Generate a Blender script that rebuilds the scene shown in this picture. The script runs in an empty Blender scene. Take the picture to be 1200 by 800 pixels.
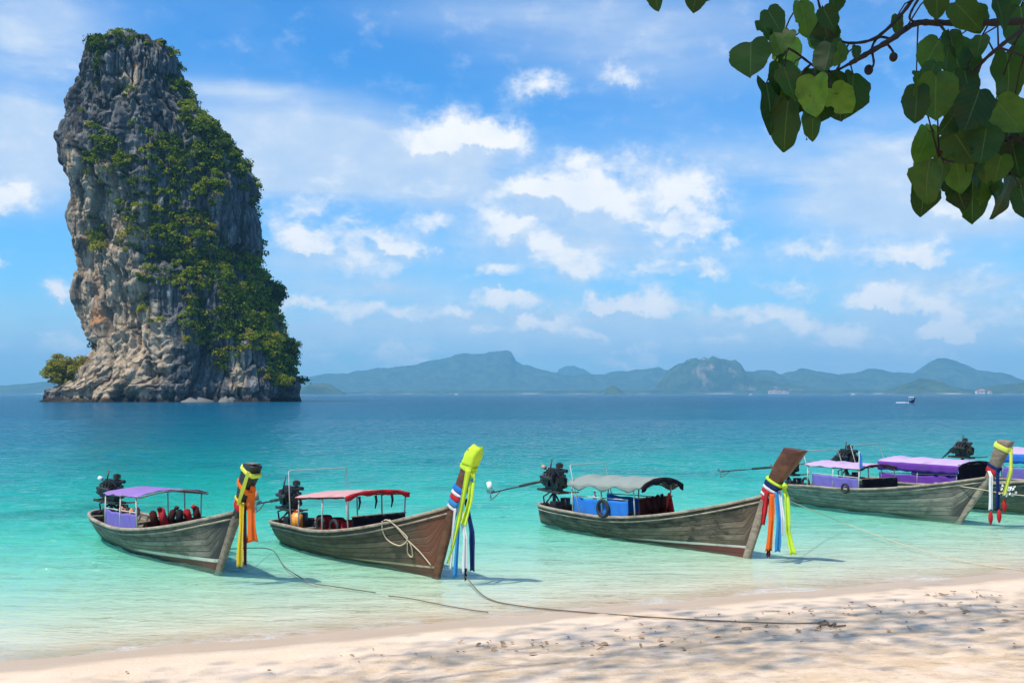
import bpy, bmesh, math, random
import numpy as np
from mathutils import Vector, Matrix

# ------------------------------------------------------------------ camera, world, sun, exposure
SC = bpy.context.scene
COL = SC.collection
F, H = 1200.0, 3.6                       # focal length in photo pixels, eye height over the water
R = math.radians
cam = bpy.data.cameras.new("camera")
cam.sensor_width = 36.0
cam.lens = 36.0
cam.shift_y = 61.0 / 1200.0
cam.clip_start = 0.05
cam.clip_end = 40000
co = bpy.data.objects.new("camera", cam)
COL.objects.link(co)
co.location = (0, 0, H)
co.rotation_euler = (R(90), 0, 0)
SC.camera = co

TOSUN = Vector((-0.38, -0.27, 0.88)).normalized()
SUN_EL = math.asin(TOSUN.z)
SUN_AZ = math.atan2(TOSUN.x, TOSUN.y)
sl = bpy.data.lights.new("sun", 'SUN')
sl.energy = 4.6
sl.angle = R(0.8)
sl.color = (1.0, 0.935, 0.82)
so = bpy.data.objects.new("sun", sl)
COL.objects.link(so)
so.rotation_euler = TOSUN.to_track_quat('Z', 'Y').to_euler()

SC.view_settings.view_transform = 'Standard'
SC.view_settings.look = 'None'
SC.view_settings.gamma = 1.0
SC.view_settings.exposure = 0.32
SC.view_settings.use_curve_mapping = False
SC.cycles.volume_bounces = 0
SC.cycles.max_bounces = 8
SC.cycles.transparent_max_bounces = 12
SC.cycles.use_denoising = True


class NT:
    """small helper round a node tree"""
    def __init__(self, nt):
        self.nt = nt
        nt.nodes.clear()

    def n(self, t, ins=None, **kw):
        nd = self.nt.nodes.new(t)
        for k, v in kw.items():
            setattr(nd, k, v)
        for k, v in (ins or {}).items():
            if isinstance(v, bpy.types.NodeSocket):
                self.nt.links.new(v, nd.inputs[k])
            else:
                nd.inputs[k].default_value = v
        return nd

    def m(self, op, a, b=0.0, c=0.0, clamp=False):
        nd = self.nt.nodes.new('ShaderNodeMath')
        nd.operation = op
        nd.use_clamp = clamp
        for i, v in enumerate((a, b, c)):
            if isinstance(v, bpy.types.NodeSocket):
                self.nt.links.new(v, nd.inputs[i])
            else:
                nd.inputs[i].default_value = v
        return nd.outputs[0]

    def vm(self, op, a, b=(0, 0, 0), c=(0, 0, 0)):
        nd = self.nt.nodes.new('ShaderNodeVectorMath')
        nd.operation = op
        for i, v in enumerate((a, b, c)):
            if i >= len(nd.inputs):
                break
            if isinstance(v, bpy.types.NodeSocket):
                self.nt.links.new(v, nd.inputs[i])
            else:
                nd.inputs[i].default_value = v
        return nd.outputs['Value'] if op in ('DOT_PRODUCT', 'LENGTH') else nd.outputs[0]

    def mix(self, f, a, b, blend='MIX'):
        nd = self.nt.nodes.new('ShaderNodeMix')
        nd.data_type = 'RGBA'
        nd.blend_type = blend
        for s, v in ((0, f), (6, a), (7, b)):
            if isinstance(v, bpy.types.NodeSocket):
                self.nt.links.new(v, nd.inputs[s])
            else:
                nd.inputs[s].default_value = v if s == 0 else (tuple(v) + (1,))[:4]
        return nd.outputs[2]

    def noise(self, vec, scale, detail=4, rough=0.55, dist=0.0):
        nd = self.n('ShaderNodeTexNoise', {'Scale': scale, 'Detail': detail, 'Roughness': rough, 'Distortion': dist})
        if vec is not None:
            self.nt.links.new(vec, nd.inputs['Vector'])
        return nd.outputs['Fac']

    def ramp(self, fac, stops, interp='LINEAR'):
        nd = self.nt.nodes.new('ShaderNodeValToRGB')
        nd.color_ramp.interpolation = interp
        els = nd.color_ramp.elements
        while len(els) < len(stops):
            els.new(0.5)
        for e, (p, c) in zip(els, stops):
            e.position = p
            e.color = (tuple(c) + (1,))[:4] if not isinstance(c, float) else (c, c, c, 1)
        self.nt.links.new(fac, nd.inputs[0])
        return nd.outputs[0]

    def smooth(self, v, a, b, lo=0.0, hi=1.0):
        nd = self.n('ShaderNodeMapRange', {0: v, 1: a, 2: b, 3: lo, 4: hi}, interpolation_type='SMOOTHSTEP')
        return nd.outputs[0]


def px_dir(px, py):
    x, z = (px - 600) / F, (461 - py) / F
    az = math.atan2(x, 1.0)
    el = math.atan2(z, math.hypot(1.0, x))
    return az, el


world = bpy.data.worlds.new("World")
SC.world = world
world.use_nodes = True
W = NT(world.node_tree)
sky = W.n('ShaderNodeTexSky', sky_type='NISHITA', sun_disc=False, sun_elevation=SUN_EL,
          sun_rotation=SUN_AZ, altitude=0.0, air_density=1.0, dust_density=0.6, ozone_density=1.6)
tc = W.n('ShaderNodeTexCoord').outputs['Generated']
sep = W.n('ShaderNodeSeparateXYZ', {0: W.vm('NORMALIZE', tc)})
az = W.m('ARCTAN2', sep.outputs[0], sep.outputs[1])
el = W.m('ARCSINE', sep.outputs[2])
P0 = W.n('ShaderNodeCombineXYZ', {0: az, 1: el, 2: 0.0}).outputs[0]
# ragged edges: displace the lookup by noise
wn = W.n('ShaderNodeTexNoise', {'Vector': P0, 'Scale': 21.0, 'Detail': 6.0, 'Roughness': 0.66})
wv = W.vm('SUBTRACT', wn.outputs['Color'], (0.5, 0.5, 0.5))
P1 = W.vm('MULTIPLY_ADD', wv, (0.075, 0.055, 0.0), P0)
CRISP = [(540, 158, 50, 22, 1.0), (585, 170, 30, 16, .7), (500, 172, 30, 14, .6), (665, 225, 42, 22, 1.0), (700, 240, 45, 28, .95), (615, 225, 26, 16, .6),
         (802, 225, 30, 28, .95), (626, 106, 30, 15, .7), (735, 86, 26, 11, .65), (465, 282, 36, 13, .85),
         (352, 280, 34, 13, .85), (594, 268, 32, 16, .85), (512, 256, 24, 10, .6), (672, 308, 32, 20, .95),
         (578, 320, 24, 8, .8), (752, 361, 52, 15, .95), (705, 352, 18, 10, .8), (568, 351, 20, 7, .7), (615, 349, 22, 8, .7),
         (1063, 299, 30, 13, .85), (948, 291, 34, 10, .8), (826, 312, 15, 9, .7), (1033, 344, 18, 11, .8),
         (1090, 356, 40, 12, .75), (986, 388, 28, 11, .85), (1104, 389, 22, 10, .85), (1175, 376, 34, 12, .7),
         (72, 345, 15, 12, .85), (430, 362, 40, 9, .7), (486, 372, 28, 8, .6), (352, 355, 20, 9, .8), (535, 367, 16, 6, .7), (640, 380, 28, 7, .6),
         (745, 185, 26, 12, .5), (675, 185, 22, 10, .55), (500, 424, 24, 5, .6), (720, 425, 26, 5, .6), (1015, 352, 22, 9, .7),
         (880, 372, 22, 8, .5), (920, 330, 30, 7, .5), (570, 387, 22, 5, .6), (690, 392, 26, 5, .5), (5, 235, 22, 14, .7), (840, 400, 30, 5, .5)]
SOFT = [(340, 172, 120, 34, 1.3), (440, 192, 80, 30, 1.0), (545, 205, 60, 26, .9), (20, 150, 80, 18, 1.1), (30, 60, 70, 70, .7), (160, 190, 160, 40, .5),
        (10, 205, 50, 30, .6), (770, 45, 130, 45, .5), (850, 190, 130, 40, .4), (1010, 225, 80, 35, .75), (1060, 180, 70, 40, .6), (1150, 240, 90, 40, .8),
        (700, 255, 110, 42, .55), (290, 108, 75, 9, .6), (380, 305, 90, 20, .5), (590, 290, 140, 40, .35), (880, 300, 140, 16, .45),
        (1120, 330, 130, 14, .45), (760, 385, 160, 28, .55), (1060, 395, 180, 40, .6), (450, 378, 150, 28, .5), (400, 337, 90, 10, .4),
        (250, 400, 400, 30, .3), (600, 15, 120, 20, .35), (1180, 100, 60, 60, .45), (930, 400, 200, 30, .4)]


def field(P, blobs):
    acc = None
    for (px, py, rx, ry, a) in blobs:
        u, v = px_dir(px, py)
        sx, sy = F / rx * 0.85, F / ry * 0.85
        q = W.vm('MULTIPLY_ADD', P, (sx, sy, 0), (-u * sx, -v * sy, 0))
        e = W.m('POWER', 0.3679, W.vm('DOT_PRODUCT', q, q))
        acc = W.m('MULTIPLY', e, a) if acc is None else W.m('MULTIPLY_ADD', e, a, acc)
    return acc


fc = field(P1, CRISP)
fs = W.m('MULTIPLY', field(P0, SOFT), 1.5)
n1 = W.noise(W.vm('MULTIPLY', P0, (1.0, 1.5, 1.0)), 26.0, 6, 0.62)
n2 = W.noise(W.vm('MULTIPLY', P0, (0.45, 2.2, 1.0)), 9.0, 5, 0.6, 0.4)
n3 = W.noise(W.vm('MULTIPLY', P1, (1.0, 2.3, 1.0)), 8.5, 3, 0.55)
band_ = W.m('MULTIPLY', W.smooth(el, 0.012, 0.04), W.smooth(el, 0.14, 0.26, 1.0, 0.0))
fc = W.m('MULTIPLY_ADD', W.m('MULTIPLY', W.smooth(n3, 0.48, 0.68), band_), 0.66, fc)
crisp = W.smooth(W.m('ADD', fc, W.m('MULTIPLY_ADD', n1, 1.5, -0.70)), 0.06, 0.98)
fup = field(W.vm('ADD', P1, (0.004, 0.013, 0.0)), CRISP)      # density a little further up: tells tops from bases
soft = W.m('MULTIPLY', fs, W.smooth(n2, 0.25, 0.68, 0.25, 1.0), clamp=True)
# thin high cloud everywhere else on the dome
nb = W.noise(W.vm('MULTIPLY', W.vm('NORMALIZE', tc), (1.0, 1.0, 3.0)), 2.6, 6, 0.6, 0.3)
thin = W.smooth(nb, 0.46, 0.8, 0.0, 0.5)
hz = W.smooth(el, 0.0, 0.24, 1.0, 0.0)
base = W.smooth(W.m('SUBTRACT', fc, fup), -0.30, 0.12)
veil = W.m('MULTIPLY', W.m('ADD', soft, W.m('MULTIPLY_ADD', W.m('POWER', hz, 2.0), 0.42, W.m('MULTIPLY', thin, 0.5)), clamp=True), 0.85)
cr = W.m('MULTIPLY', crisp, W.m('MULTIPLY_ADD', base, 0.40, 0.58))
cov = W.m('SUBTRACT', 1.0, W.m('MULTIPLY', W.m('SUBTRACT', 1.0, cr), W.m('SUBTRACT', 1.0, veil)))
shade = W.m('MULTIPLY_ADD', W.smooth(n1, 0.25, 0.7), 0.25, W.m('MULTIPLY', W.m('MULTIPLY', crisp, base), 0.75))
ccol = W.mix(shade, (4.9, 6.1, 7.7), (9.0, 8.9, 8.8))
hs = W.n('ShaderNodeHueSaturation', {'Saturation': 1.22, 'Value': 1.0, 'Color': sky.outputs[0]})
bl = W.mix(1.0, hs.outputs[0], (0.47, 1.17, 1.62), 'MULTIPLY')
fin = W.mix(cov, bl, ccol)
bg = W.n('ShaderNodeBackground', {'Color': fin, 'Strength': 0.1})
W.n('ShaderNodeOutputWorld', {0: bg.outputs[0]})
world.cycles.sampling_method = 'MANUAL'
world.cycles.sample_map_resolution = 512

# ------------------------------------------------------------------ helpers
rng = np.random.default_rng(7)
rnd = random.Random(11)


def _h(i, j, k, seed):
    h = (i * 374761393 + j * 668265263 + k * 2147483647 + seed * 974634777).astype(np.int64)
    h = (h ^ (h >> 13)) * 1274126177
    h = h & 0x7fffffff
    h = (h ^ (h >> 16)) * 1911520717 & 0x7fffffff
    return (h & 0xffffff) / float(0xffffff)


def vnoise(x, y, z=None, seed=0):
    x = np.asarray(x, float)
    y = np.asarray(y, float)
    z = np.zeros_like(x) if z is None else np.asarray(z, float)
    i, j, k = np.floor(x).astype(np.int64), np.floor(y).astype(np.int64), np.floor(z).astype(np.int64)
    fx, fy, fz = x - i, y - j, z - k
    fx, fy, fz = [f * f * f * (f * (f * 6 - 15) + 10) for f in (fx, fy, fz)]
    r = 0
    for a in (0, 1):
        for b in (0, 1):
            for c in (0, 1):
                r = r + _h(i + a, j + b, k + c, seed) * (fx if a else 1 - fx) * (fy if b else 1 - fy) * (fz if c else 1 - fz)
    return r * 2 - 1


def fbm(x, y, z=None, oct=4, gain=0.5, seed=0):
    z = np.zeros_like(np.asarray(x, float)) if z is None else z
    r, a = 0, 1.0
    for o in range(oct):
        r = r + a * vnoise(x * 2 ** o + 17 * o, y * 2 ** o - 9 * o, z * 2 ** o + 5 * o, seed + o)
        a *= gain
    return r


class MB:
    def __init__(self):
        self.v, self.f, self.uv = [], [], None

    def add(self, vs, fs):
        o = len(self.v)
        self.v += [tuple(v) for v in vs]
        self.f += [tuple(i + o for i in f) for f in fs]
        return self

    def box(self, c, s, M=None, taper=1.0):
        vs = []
        for z in (-1, 1):
            t = taper if z > 0 else 1.0
            for x, y in ((-1, -1), (1, -1), (1, 1), (-1, 1)):
                p = Vector((x * s[0] / 2 * t, y * s[1] / 2 * t, z * s[2] / 2))
                if M is not None:
                    p = M @ p
                vs.append(p + Vector(c))
        return self.add(vs, [(3, 2, 1, 0), (4, 5, 6, 7), (0, 1, 5, 4), (1, 2, 6, 5), (2, 3, 7, 6), (3, 0, 4, 7)])

    def tube(self, pts, r, n=8, caps=True):
        pts = [Vector(p) for p in pts]
        rs = r if isinstance(r, (list, tuple)) else [r] * len(pts)
        vs, fs = [], []
        up = None
        for i, p in enumerate(pts):
            d = (pts[min(i + 1, len(pts) - 1)] - pts[max(i - 1, 0)]).normalized()
            if up is None:
                up = d.orthogonal().normalized()
            up = (up - d * up.dot(d))
            up = up.normalized() if up.length > 1e-6 else d.orthogonal().normalized()
            s = d.cross(up)
            for k in range(n):
                a = 2 * math.pi * k / n
                vs.append(p + (up * math.cos(a) + s * math.sin(a)) * rs[i])
        for i in range(len(pts) - 1):
            for k in range(n):
                a, b = i * n + k, i * n + (k + 1) % n
                fs.append((a, b, b + n, a + n))
        if caps:
            fs.append(tuple(range(n))[::-1])
            fs.append(tuple((len(pts) - 1) * n + k for k in range(n)))
        return self.add(vs, fs)

    def grid(self, rows, closed=False):
        n = len(rows[0])
        vs = [p for r in rows for p in r]
        fs = []
        for i in range(len(rows) - 1):
            for k in range(n - (0 if closed else 1)):
                a, b = i * n + k, i * n + (k + 1) % n
                fs.append((a, b, b + n, a + n))
        return self.add(vs, fs)

    def slab(self, rows, t, d=(0, 0, -1)):
        """sheet with real thickness"""
        n, m = len(rows[0]), len(rows)
        d = Vector(d) * t
        top = [Vector(p) for r in rows for p in r]
        bot = [p + d for p in top]
        o = n * m
        fs = []
        for i in range(m - 1):
            for k in range(n - 1):
                a = i * n + k
                fs.append((a, a + 1, a + n + 1, a + n))
                fs.append((o + a + n, o + a + n + 1, o + a + 1, o + a))
        for k in range(n - 1):
            fs.append((k, o + k, o + k + 1, k + 1))
            a = (m - 1) * n + k
            fs.append((a + 1, o + a + 1, o + a, a))
        for i in range(m - 1):
            a = i * n
            fs.append((a + n, o + a + n, o + a, a))
            a = i * n + n - 1
            fs.append((a, o + a, o + a + n, a + n))
        return self.add(top + bot, fs)

    def build(self, name, mat, parent=None, smooth=False, bevel=0.0):
        me = bpy.data.meshes.new(name)
        me.from_pydata(self.v, [], self.f)
        me.update()
        bm = bmesh.new()
        bm.from_mesh(me)
        bmesh.ops.recalc_face_normals(bm, faces=bm.faces)
        if bevel:
            bmesh.ops.bevel(bm, geom=[e for e in bm.edges], offset=bevel, segments=2, affect='EDGES', clamp_overlap=True)
        bm.to_mesh(me)
        bm.free()
        o = bpy.data.objects.new(name, me)
        COL.objects.link(o)
        me.materials.append(mat)
        if smooth:
            me.polygons.foreach_set('use_smooth', [True] * len(me.polygons))
        if parent is not None:
            o.parent = parent
        return o


def np_mesh(name, V, Q, mat, smooth=True, attrs=None, parent=None):
    me = bpy.data.meshes.new(name)
    V = np.asarray(V, np.float32)
    Q = np.asarray(Q, np.int32)
    me.vertices.add(len(V))
    me.vertices.foreach_set('co', V.ravel())
    k = Q.shape[1]
    me.loops.add(Q.size)
    me.loops.foreach_set('vertex_index', Q.ravel())
    me.polygons.add(len(Q))
    me.polygons.foreach_set('loop_start', np.arange(0, Q.size, k, dtype=np.int32))
    me.polygons.foreach_set('loop_total', np.full(len(Q), k, np.int32))
    me.update(calc_edges=True)
    me.validate()
    if smooth:
        me.polygons.foreach_set('use_smooth', np.ones(len(me.polygons), bool))
    for an, a in (attrs or {}).items():
        at = me.attributes.new(an, 'FLOAT', 'POINT')
        at.data.foreach_set('value', np.asarray(a, np.float32).ravel())
    me.materials.append(mat)
    o = bpy.data.objects.new(name, me)
    COL.objects.link(o)
    if parent is not None:
        o.parent = parent
    return o


def grid_quads(m, n):
    i = np.arange(m * n).reshape(m, n)
    return np.stack([i[:-1, :-1], i[:-1, 1:], i[1:, 1:], i[1:, :-1]], -1).reshape(-1, 4)


def tag(o, label, cat, group=None, kind=None):
    o['label'] = label
    o['category'] = cat
    if group:
        o['group'] = group
    if kind:
        o['kind'] = kind
    return o


def struct(o, label=None, cat=None):
    o['kind'] = 'structure'
    if label:
        o['label'] = label
        o['category'] = cat
    return o


def empty(name, loc, rz=0.0):
    o = bpy.data.objects.new(name, None)
    COL.objects.link(o)
    o.location = loc
    o.rotation_euler = (0, 0, rz)
    o.empty_display_size = 0.3
    return o


def new_mat(name):
    m = bpy.data.materials.new(name)
    m.use_nodes = True
    return m, NT(m.node_tree)


def pbr(name, col, rough=0.6, var=0.25, scale=8.0, metal=0.0, bump=0.0, dirt=None, spec=0.4, sheen=0.0, transl=0.0):
    """plain procedural material: base colour broken up by two noises, small bump"""
    m, t = new_mat(name)
    oc = t.n('ShaderNodeTexCoord').outputs['Object']
    a = t.noise(oc, scale, 5, 0.6)
    b = t.noise(oc, scale * 0.23, 3, 0.5)
    k = t.m('MULTIPLY_ADD', t.m('ADD', a, b), var, 1.0 - var)
    c = t.mix(1.0, col, t.n('ShaderNodeCombineColor', {0: k, 1: k, 2: k}).outputs[0], 'MULTIPLY')
    if dirt:
        c = t.mix(t.smooth(b, 0.5, 0.72), c, dirt)
    p = t.n('ShaderNodeBsdfPrincipled', {'Base Color': c, 'Roughness': rough, 'Metallic': metal, 'Specular IOR Level': spec})
    if bump:
        t.nt.links.new(t.n('ShaderNodeBump', {'Strength': 1.0, 'Distance': bump, 'Height': a}).outputs[0], p.inputs['Normal'])
    sh = p.outputs[0]
    if transl:
        tr = t.n('ShaderNodeBsdfTranslucent', {'Color': c})
        sh = t.n('ShaderNodeMixShader', {0: transl, 1: sh, 2: tr.outputs[0]}).outputs[0]
    t.n('ShaderNodeOutputMaterial', {0: sh})
    return m


def cloth(name, col, rough=0.75):
    return pbr(name, col, 0.9, 0.34, 5.0, spec=0.08, transl=0.22, dirt=tuple(.62 * x_ + .03 for x_ in col))


# ------------------------------------------------------------------ ground: beach and sea bed in one sheet
SHX = np.array([-9000, -80, -20, -6.88, -4.87, -3.19, -1.99, 0, 2.2, 4.6, 7.36, 10.5, 30, 120, 9000.])
SHY = np.array([-300, -22, 8.3, 13.76, 14.6, 15.25, 15.8, 16.65, 17.5, 18.5, 19.6, 20.9, 29.5, 68, 600.])


def seaward(x, y):
    ys = np.interp(x, SHX, SHY)
    return (y - ys) * 0.92 + 0.22 * vnoise(x * 0.35, y * 0.1, seed=3) + 0.1 * vnoise(x * 1.1, y * 0.2, seed=4)


LIFT = 0.16      # how deep the bed appears at this grazing view (refraction), as a share of its true depth


def true_depth(x, y):
    return np.interp(seaward(x, y), [0, 1.2, 4, 10, 22, 45, 100, 300, 20000], [0, .05, .24, .72, 1.75, 3.7, 7.5, 13, 15])


def ground_z(x, y, detail=True):
    x = np.asarray(x, float)
    y = np.asarray(y, float)
    s = seaward(x, y)
    sea = -LIFT * np.interp(s, [0, 1.2, 4, 10, 22, 45, 100, 300, 20000], [0, .05, .24, .72, 1.75, 3.7, 7.5, 13, 15])
    land = np.interp(-s, [0, .55, .8, 1.4, 4, 14, 22, 60, 300, 20000], [0, .035, .075, .13, .36, 1.35, 1.75, 2.3, 4, 6])
    z = np.where(s > 0, sea, land)
    if detail:
        dry = np.clip((-s - 0.9) / 1.2, 0, 1)
        z = z + dry * (0.008 * fbm(x * .9, y * .9, oct=3, seed=20) + 0.008 * fbm(x * 4.5, y * 4.5, oct=2, seed=26))
        # trodden hollows
        c = vnoise(x * 3.2, y * 3.2, seed=31)
        z = z - dry * 0.024 * np.clip((c - 0.35) / 0.4, 0, 1) * np.clip(vnoise(x * .4, y * .5, seed=35) + .6, 0, 1)
        z = z + (s > 0) * 0.006 * fbm(x * .8, y * 1.6, oct=3, seed=40) * np.clip(s / 2, 0, 1)
        # faint swash ridge
        z = z + 0.015 * np.exp(-((s + 0.75 + .2 * vnoise(x * .6, y * .1, seed=8)) / 0.12) ** 2)
    return z


def axis(segs):
    out = [np.linspace(a, b, n, endpoint=False) for a, b, n in segs]
    return np.concatenate(out + [np.array([segs[-1][1]])])


gx = axis([(-24000, -400, 20), (-400, -60, 34), (-60, -13, 47), (-13, 15, 480), (15, 60, 90), (60, 400, 40), (400, 24000, 24)])
gy = axis([(-60, 0, 20), (0, 9, 36), (9, 24, 280), (24, 60, 140), (60, 400, 60), (400, 24000, 40)])
X, Y = np.meshgrid(gx, gy)
Z = ground_z(X, Y)
m_sand, t = new_mat('sand')
pos = t.n('ShaderNodeNewGeometry').outputs['Position']
sw = t.n('ShaderNodeAttribute', attribute_name='sea').outputs['Fac']
na = t.noise(pos, 1.1, 6, 0.65)
nb_ = t.noise(pos, 14.0, 5, 0.7)
nc = t.noise(t.vm('MULTIPLY', pos, (1, 2.2, 1)), 0.5, 4, 0.6)
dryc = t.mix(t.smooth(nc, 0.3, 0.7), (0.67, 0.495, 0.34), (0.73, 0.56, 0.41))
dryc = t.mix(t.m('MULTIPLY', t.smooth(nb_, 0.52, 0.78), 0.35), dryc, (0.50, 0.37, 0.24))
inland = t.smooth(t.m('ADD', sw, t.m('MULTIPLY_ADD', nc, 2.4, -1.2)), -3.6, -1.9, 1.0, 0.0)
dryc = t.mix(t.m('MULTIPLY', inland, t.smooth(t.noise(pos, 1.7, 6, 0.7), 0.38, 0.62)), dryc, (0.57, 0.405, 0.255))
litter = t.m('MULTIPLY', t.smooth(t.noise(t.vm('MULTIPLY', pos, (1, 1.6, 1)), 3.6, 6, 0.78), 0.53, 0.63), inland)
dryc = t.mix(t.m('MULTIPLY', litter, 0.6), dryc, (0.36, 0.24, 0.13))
wetc = t.mix(na, (0.43, 0.315, 0.21), (0.52, 0.39, 0.27))
seac = t.mix(na, (0.52, 0.45, 0.34), (0.64, 0.575, 0.45))
swn = t.m('ADD', sw, t.m('MULTIPLY_ADD', na, 0.7, -0.35))
wet = t.smooth(swn, -1.15, -0.75)
c = t.mix(wet, dryc, wetc)
c = t.mix(t.smooth(sw, -0.1, 1.4), c, seac)
# dark weed patches on the deeper bed
c = t.mix(t.m('MULTIPLY', t.smooth(t.noise(pos, 0.11, 4, 0.6), 0.5, 0.62), t.smooth(sw, 12.0, 22.0)), c, (0.20, 0.22, 0.14))
bp = t.n('ShaderNodeBump', {'Strength': t.m('MULTIPLY_ADD', wet, -0.85, 1.0), 'Distance': 0.035, 'Height': t.m('ADD', t.m('MULTIPLY', na, 0.35), t.m('MULTIPLY_ADD', t.noise(pos, 42.0, 3, 0.6), 0.22, t.m('MULTIPLY', nb_, 0.55)))})
p = t.n('ShaderNodeBsdfPrincipled', {'Base Color': c, 'Roughness': t.m('MULTIPLY_ADD', wet, -0.45, 0.95), 'Specular IOR Level': 0.3, 'Normal': bp.outputs[0]})
t.n('ShaderNodeOutputMaterial', {0: p.outputs[0]})
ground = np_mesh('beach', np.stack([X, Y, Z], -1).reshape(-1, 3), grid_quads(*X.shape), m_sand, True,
                 {'sea': seaward(X, Y)})
struct(ground, 'pale sand beach running down into the shallow water', 'beach')

# ------------------------------------------------------------------ water
wx = axis([(-24000, -400, 24), (-400, -60, 40), (-60, -22, 60), (-22, 24, 520), (24, 60, 60), (60, 400, 40), (400, 24000, 24)])
wy = axis([(-60, 4, 16), (4, 11, 20), (11, 32, 330), (32, 60, 240), (60, 140, 240), (140, 420, 120), (420, 24000, 60)])
X, Y = np.meshgrid(wx, wy)
dep = np.where(seaward(X, Y) > 0, true_depth(X, Y), -1.0)
amp = np.clip(dep / 0.5, 0.12, 1) * np.clip(1.3 - np.hypot(X, Y) / 400, 0.2, 1)
Zw = amp * (0.036 * fbm(X * .55 + .25 * Y, Y * 1.5, oct=3, seed=50) + 0.018 * fbm(X * 1.6, Y * 3.3 + .3 * X, oct=3, seed=54)
            + 0.03 * vnoise(X * .12, Y * .33, seed=58))
Zw = np.where(dep > 0, np.maximum(Zw, -LIFT * dep * .8 + .004), -.02)
m_water, t = new_mat('sea_water')
pos = t.n('ShaderNodeNewGeometry').outputs['Position']
d = t.m('MAXIMUM', t.n('ShaderNodeAttribute', attribute_name='depth').outputs['Fac'], 0.0)
# wave heights (m): long swell, chop, ripples, all stretched along the crests
w1 = t.noise(t.vm('MULTIPLY', pos, (0.10, 0.30, 1)), 1.0, 3, 0.5)
w2 = t.noise(t.vm('MULTIPLY', pos, (0.55, 1.45, 1)), 1.0, 4, 0.6, 0.3)
w3 = t.noise(t.vm('MULTIPLY', pos, (3.0, 6.5, 1)), 1.0, 4, 0.6, 0.4)
calm = t.smooth(d, 0.0, 0.7, 0.6, 1.0)
hgt = t.m('ADD', t.m('MULTIPLY', w1, 0.6), t.m('ADD', t.m('MULTIPLY', w2, 0.34), t.m('MULTIPLY', w3, 0.06)))
bmp = t.n('ShaderNodeBump', {'Strength': calm, 'Distance': 1.0, 'Height': hgt})
# light is absorbed with depth: what is left shows the bed, the rest is the water's own colour
ex = [t.m('POWER', 2.71828, t.m('MULTIPLY', d, -k)) for k in (1.2, 0.25, 0.31)]
T = t.n('ShaderNodeCombineColor', {0: ex[0], 1: ex[1], 2: ex[2]}).outputs[0]
T = t.mix(1.0, T, (0.97, 0.985, 0.98), 'MULTIPLY')
patch = t.noise(t.vm('MULTIPLY', pos, (0.035, 0.07, 1)), 1.0, 4, 0.6)
dn = t.m('MULTIPLY', d, t.m('MULTIPLY_ADD', patch, 1.3, 0.35))
body = t.ramp(t.m('MULTIPLY', dn, 1 / 14.0), [(0.0, (0.08, 0.22, 0.19)), (0.06, (0.022, 0.180, 0.180)), (0.16, (0.006, 0.138, 0.170)),
                                              (0.36, (0.005, 0.112, 0.165)), (0.75, (0.005, 0.082, 0.145)), (1.0, (0.005, 0.074, 0.138))])
streak = t.m('ADD', t.m('MULTIPLY', t.smooth(w2, 0.3, 0.7), 0.5), t.m('MULTIPLY', t.smooth(w1, 0.3, 0.7), 0.5))
scat = t.mix(1.0, body, t.n('ShaderNodeCombineColor', {i: t.m('SUBTRACT', 1.0, t.m('POWER', 2.71828, t.m('MULTIPLY', d, -k))) for i, k in enumerate((0.95, 0.85, 0.85))}).outputs[0], 'MULTIPLY')
sbp = t.n('ShaderNodeBump', {'Strength': t.m('MULTIPLY', calm, 0.9), 'Distance': 1.0, 'Height': hgt})
diff = t.n('ShaderNodeBsdfDiffuse', {'Color': scat, 'Normal': sbp.outputs[0]})
trn = t.n('ShaderNodeBsdfTransparent', {'Color': T})
add = t.n('ShaderNodeAddShader', {0: trn.outputs[0], 1: diff.outputs[0]})
gl = t.n('ShaderNodeBsdfGlossy', {'Color': (1, 1, 1, 1), 'Roughness': 0.06, 'Normal': bmp.outputs[0]})
fr = t.n('ShaderNodeFresnel', {'IOR': 1.33, 'Normal': bmp.outputs[0]})
surf = t.n('ShaderNodeMixShader', {0: t.m('MULTIPLY', fr.outputs[0], 0.72), 1: add.outputs[0], 2: gl.outputs[0]})
# lace of foam in the last centimetres of water
fn = t.noise(t.vm('MULTIPLY', pos, (1.0, 2.0, 1)), 2.2, 6, 0.7)
foam = t.m('MULTIPLY', t.smooth(t.m('ADD', d, t.m('MULTIPLY_ADD', fn, 0.10, -0.05)), 0.004, 0.022, 1.0, 0.0), t.smooth(t.noise(pos, 0.7, 3, 0.6), 0.38, 0.62))
foam = t.m('MULTIPLY', foam, t.smooth(t.noise(pos, 16.0, 3, 0.6), 0.3, 0.6, 0.05, 0.38))
fd = t.n('ShaderNodeBsdfDiffuse', {'Color': (0.85, 0.85, 0.83, 1)})
surf = t.n('ShaderNodeMixShader', {0: foam, 1: surf.outputs[0], 2: fd.outputs[0]})
t.n('ShaderNodeOutputMaterial', {0: surf.outputs[0]})
water = np_mesh('sea', np.stack([X, Y, Zw], -1).reshape(-1, 3), grid_quads(*X.shape), m_water, True, {'depth': dep})
struct(water, 'clear turquoise sea turning deep blue towards the horizon', 'sea')

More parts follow.
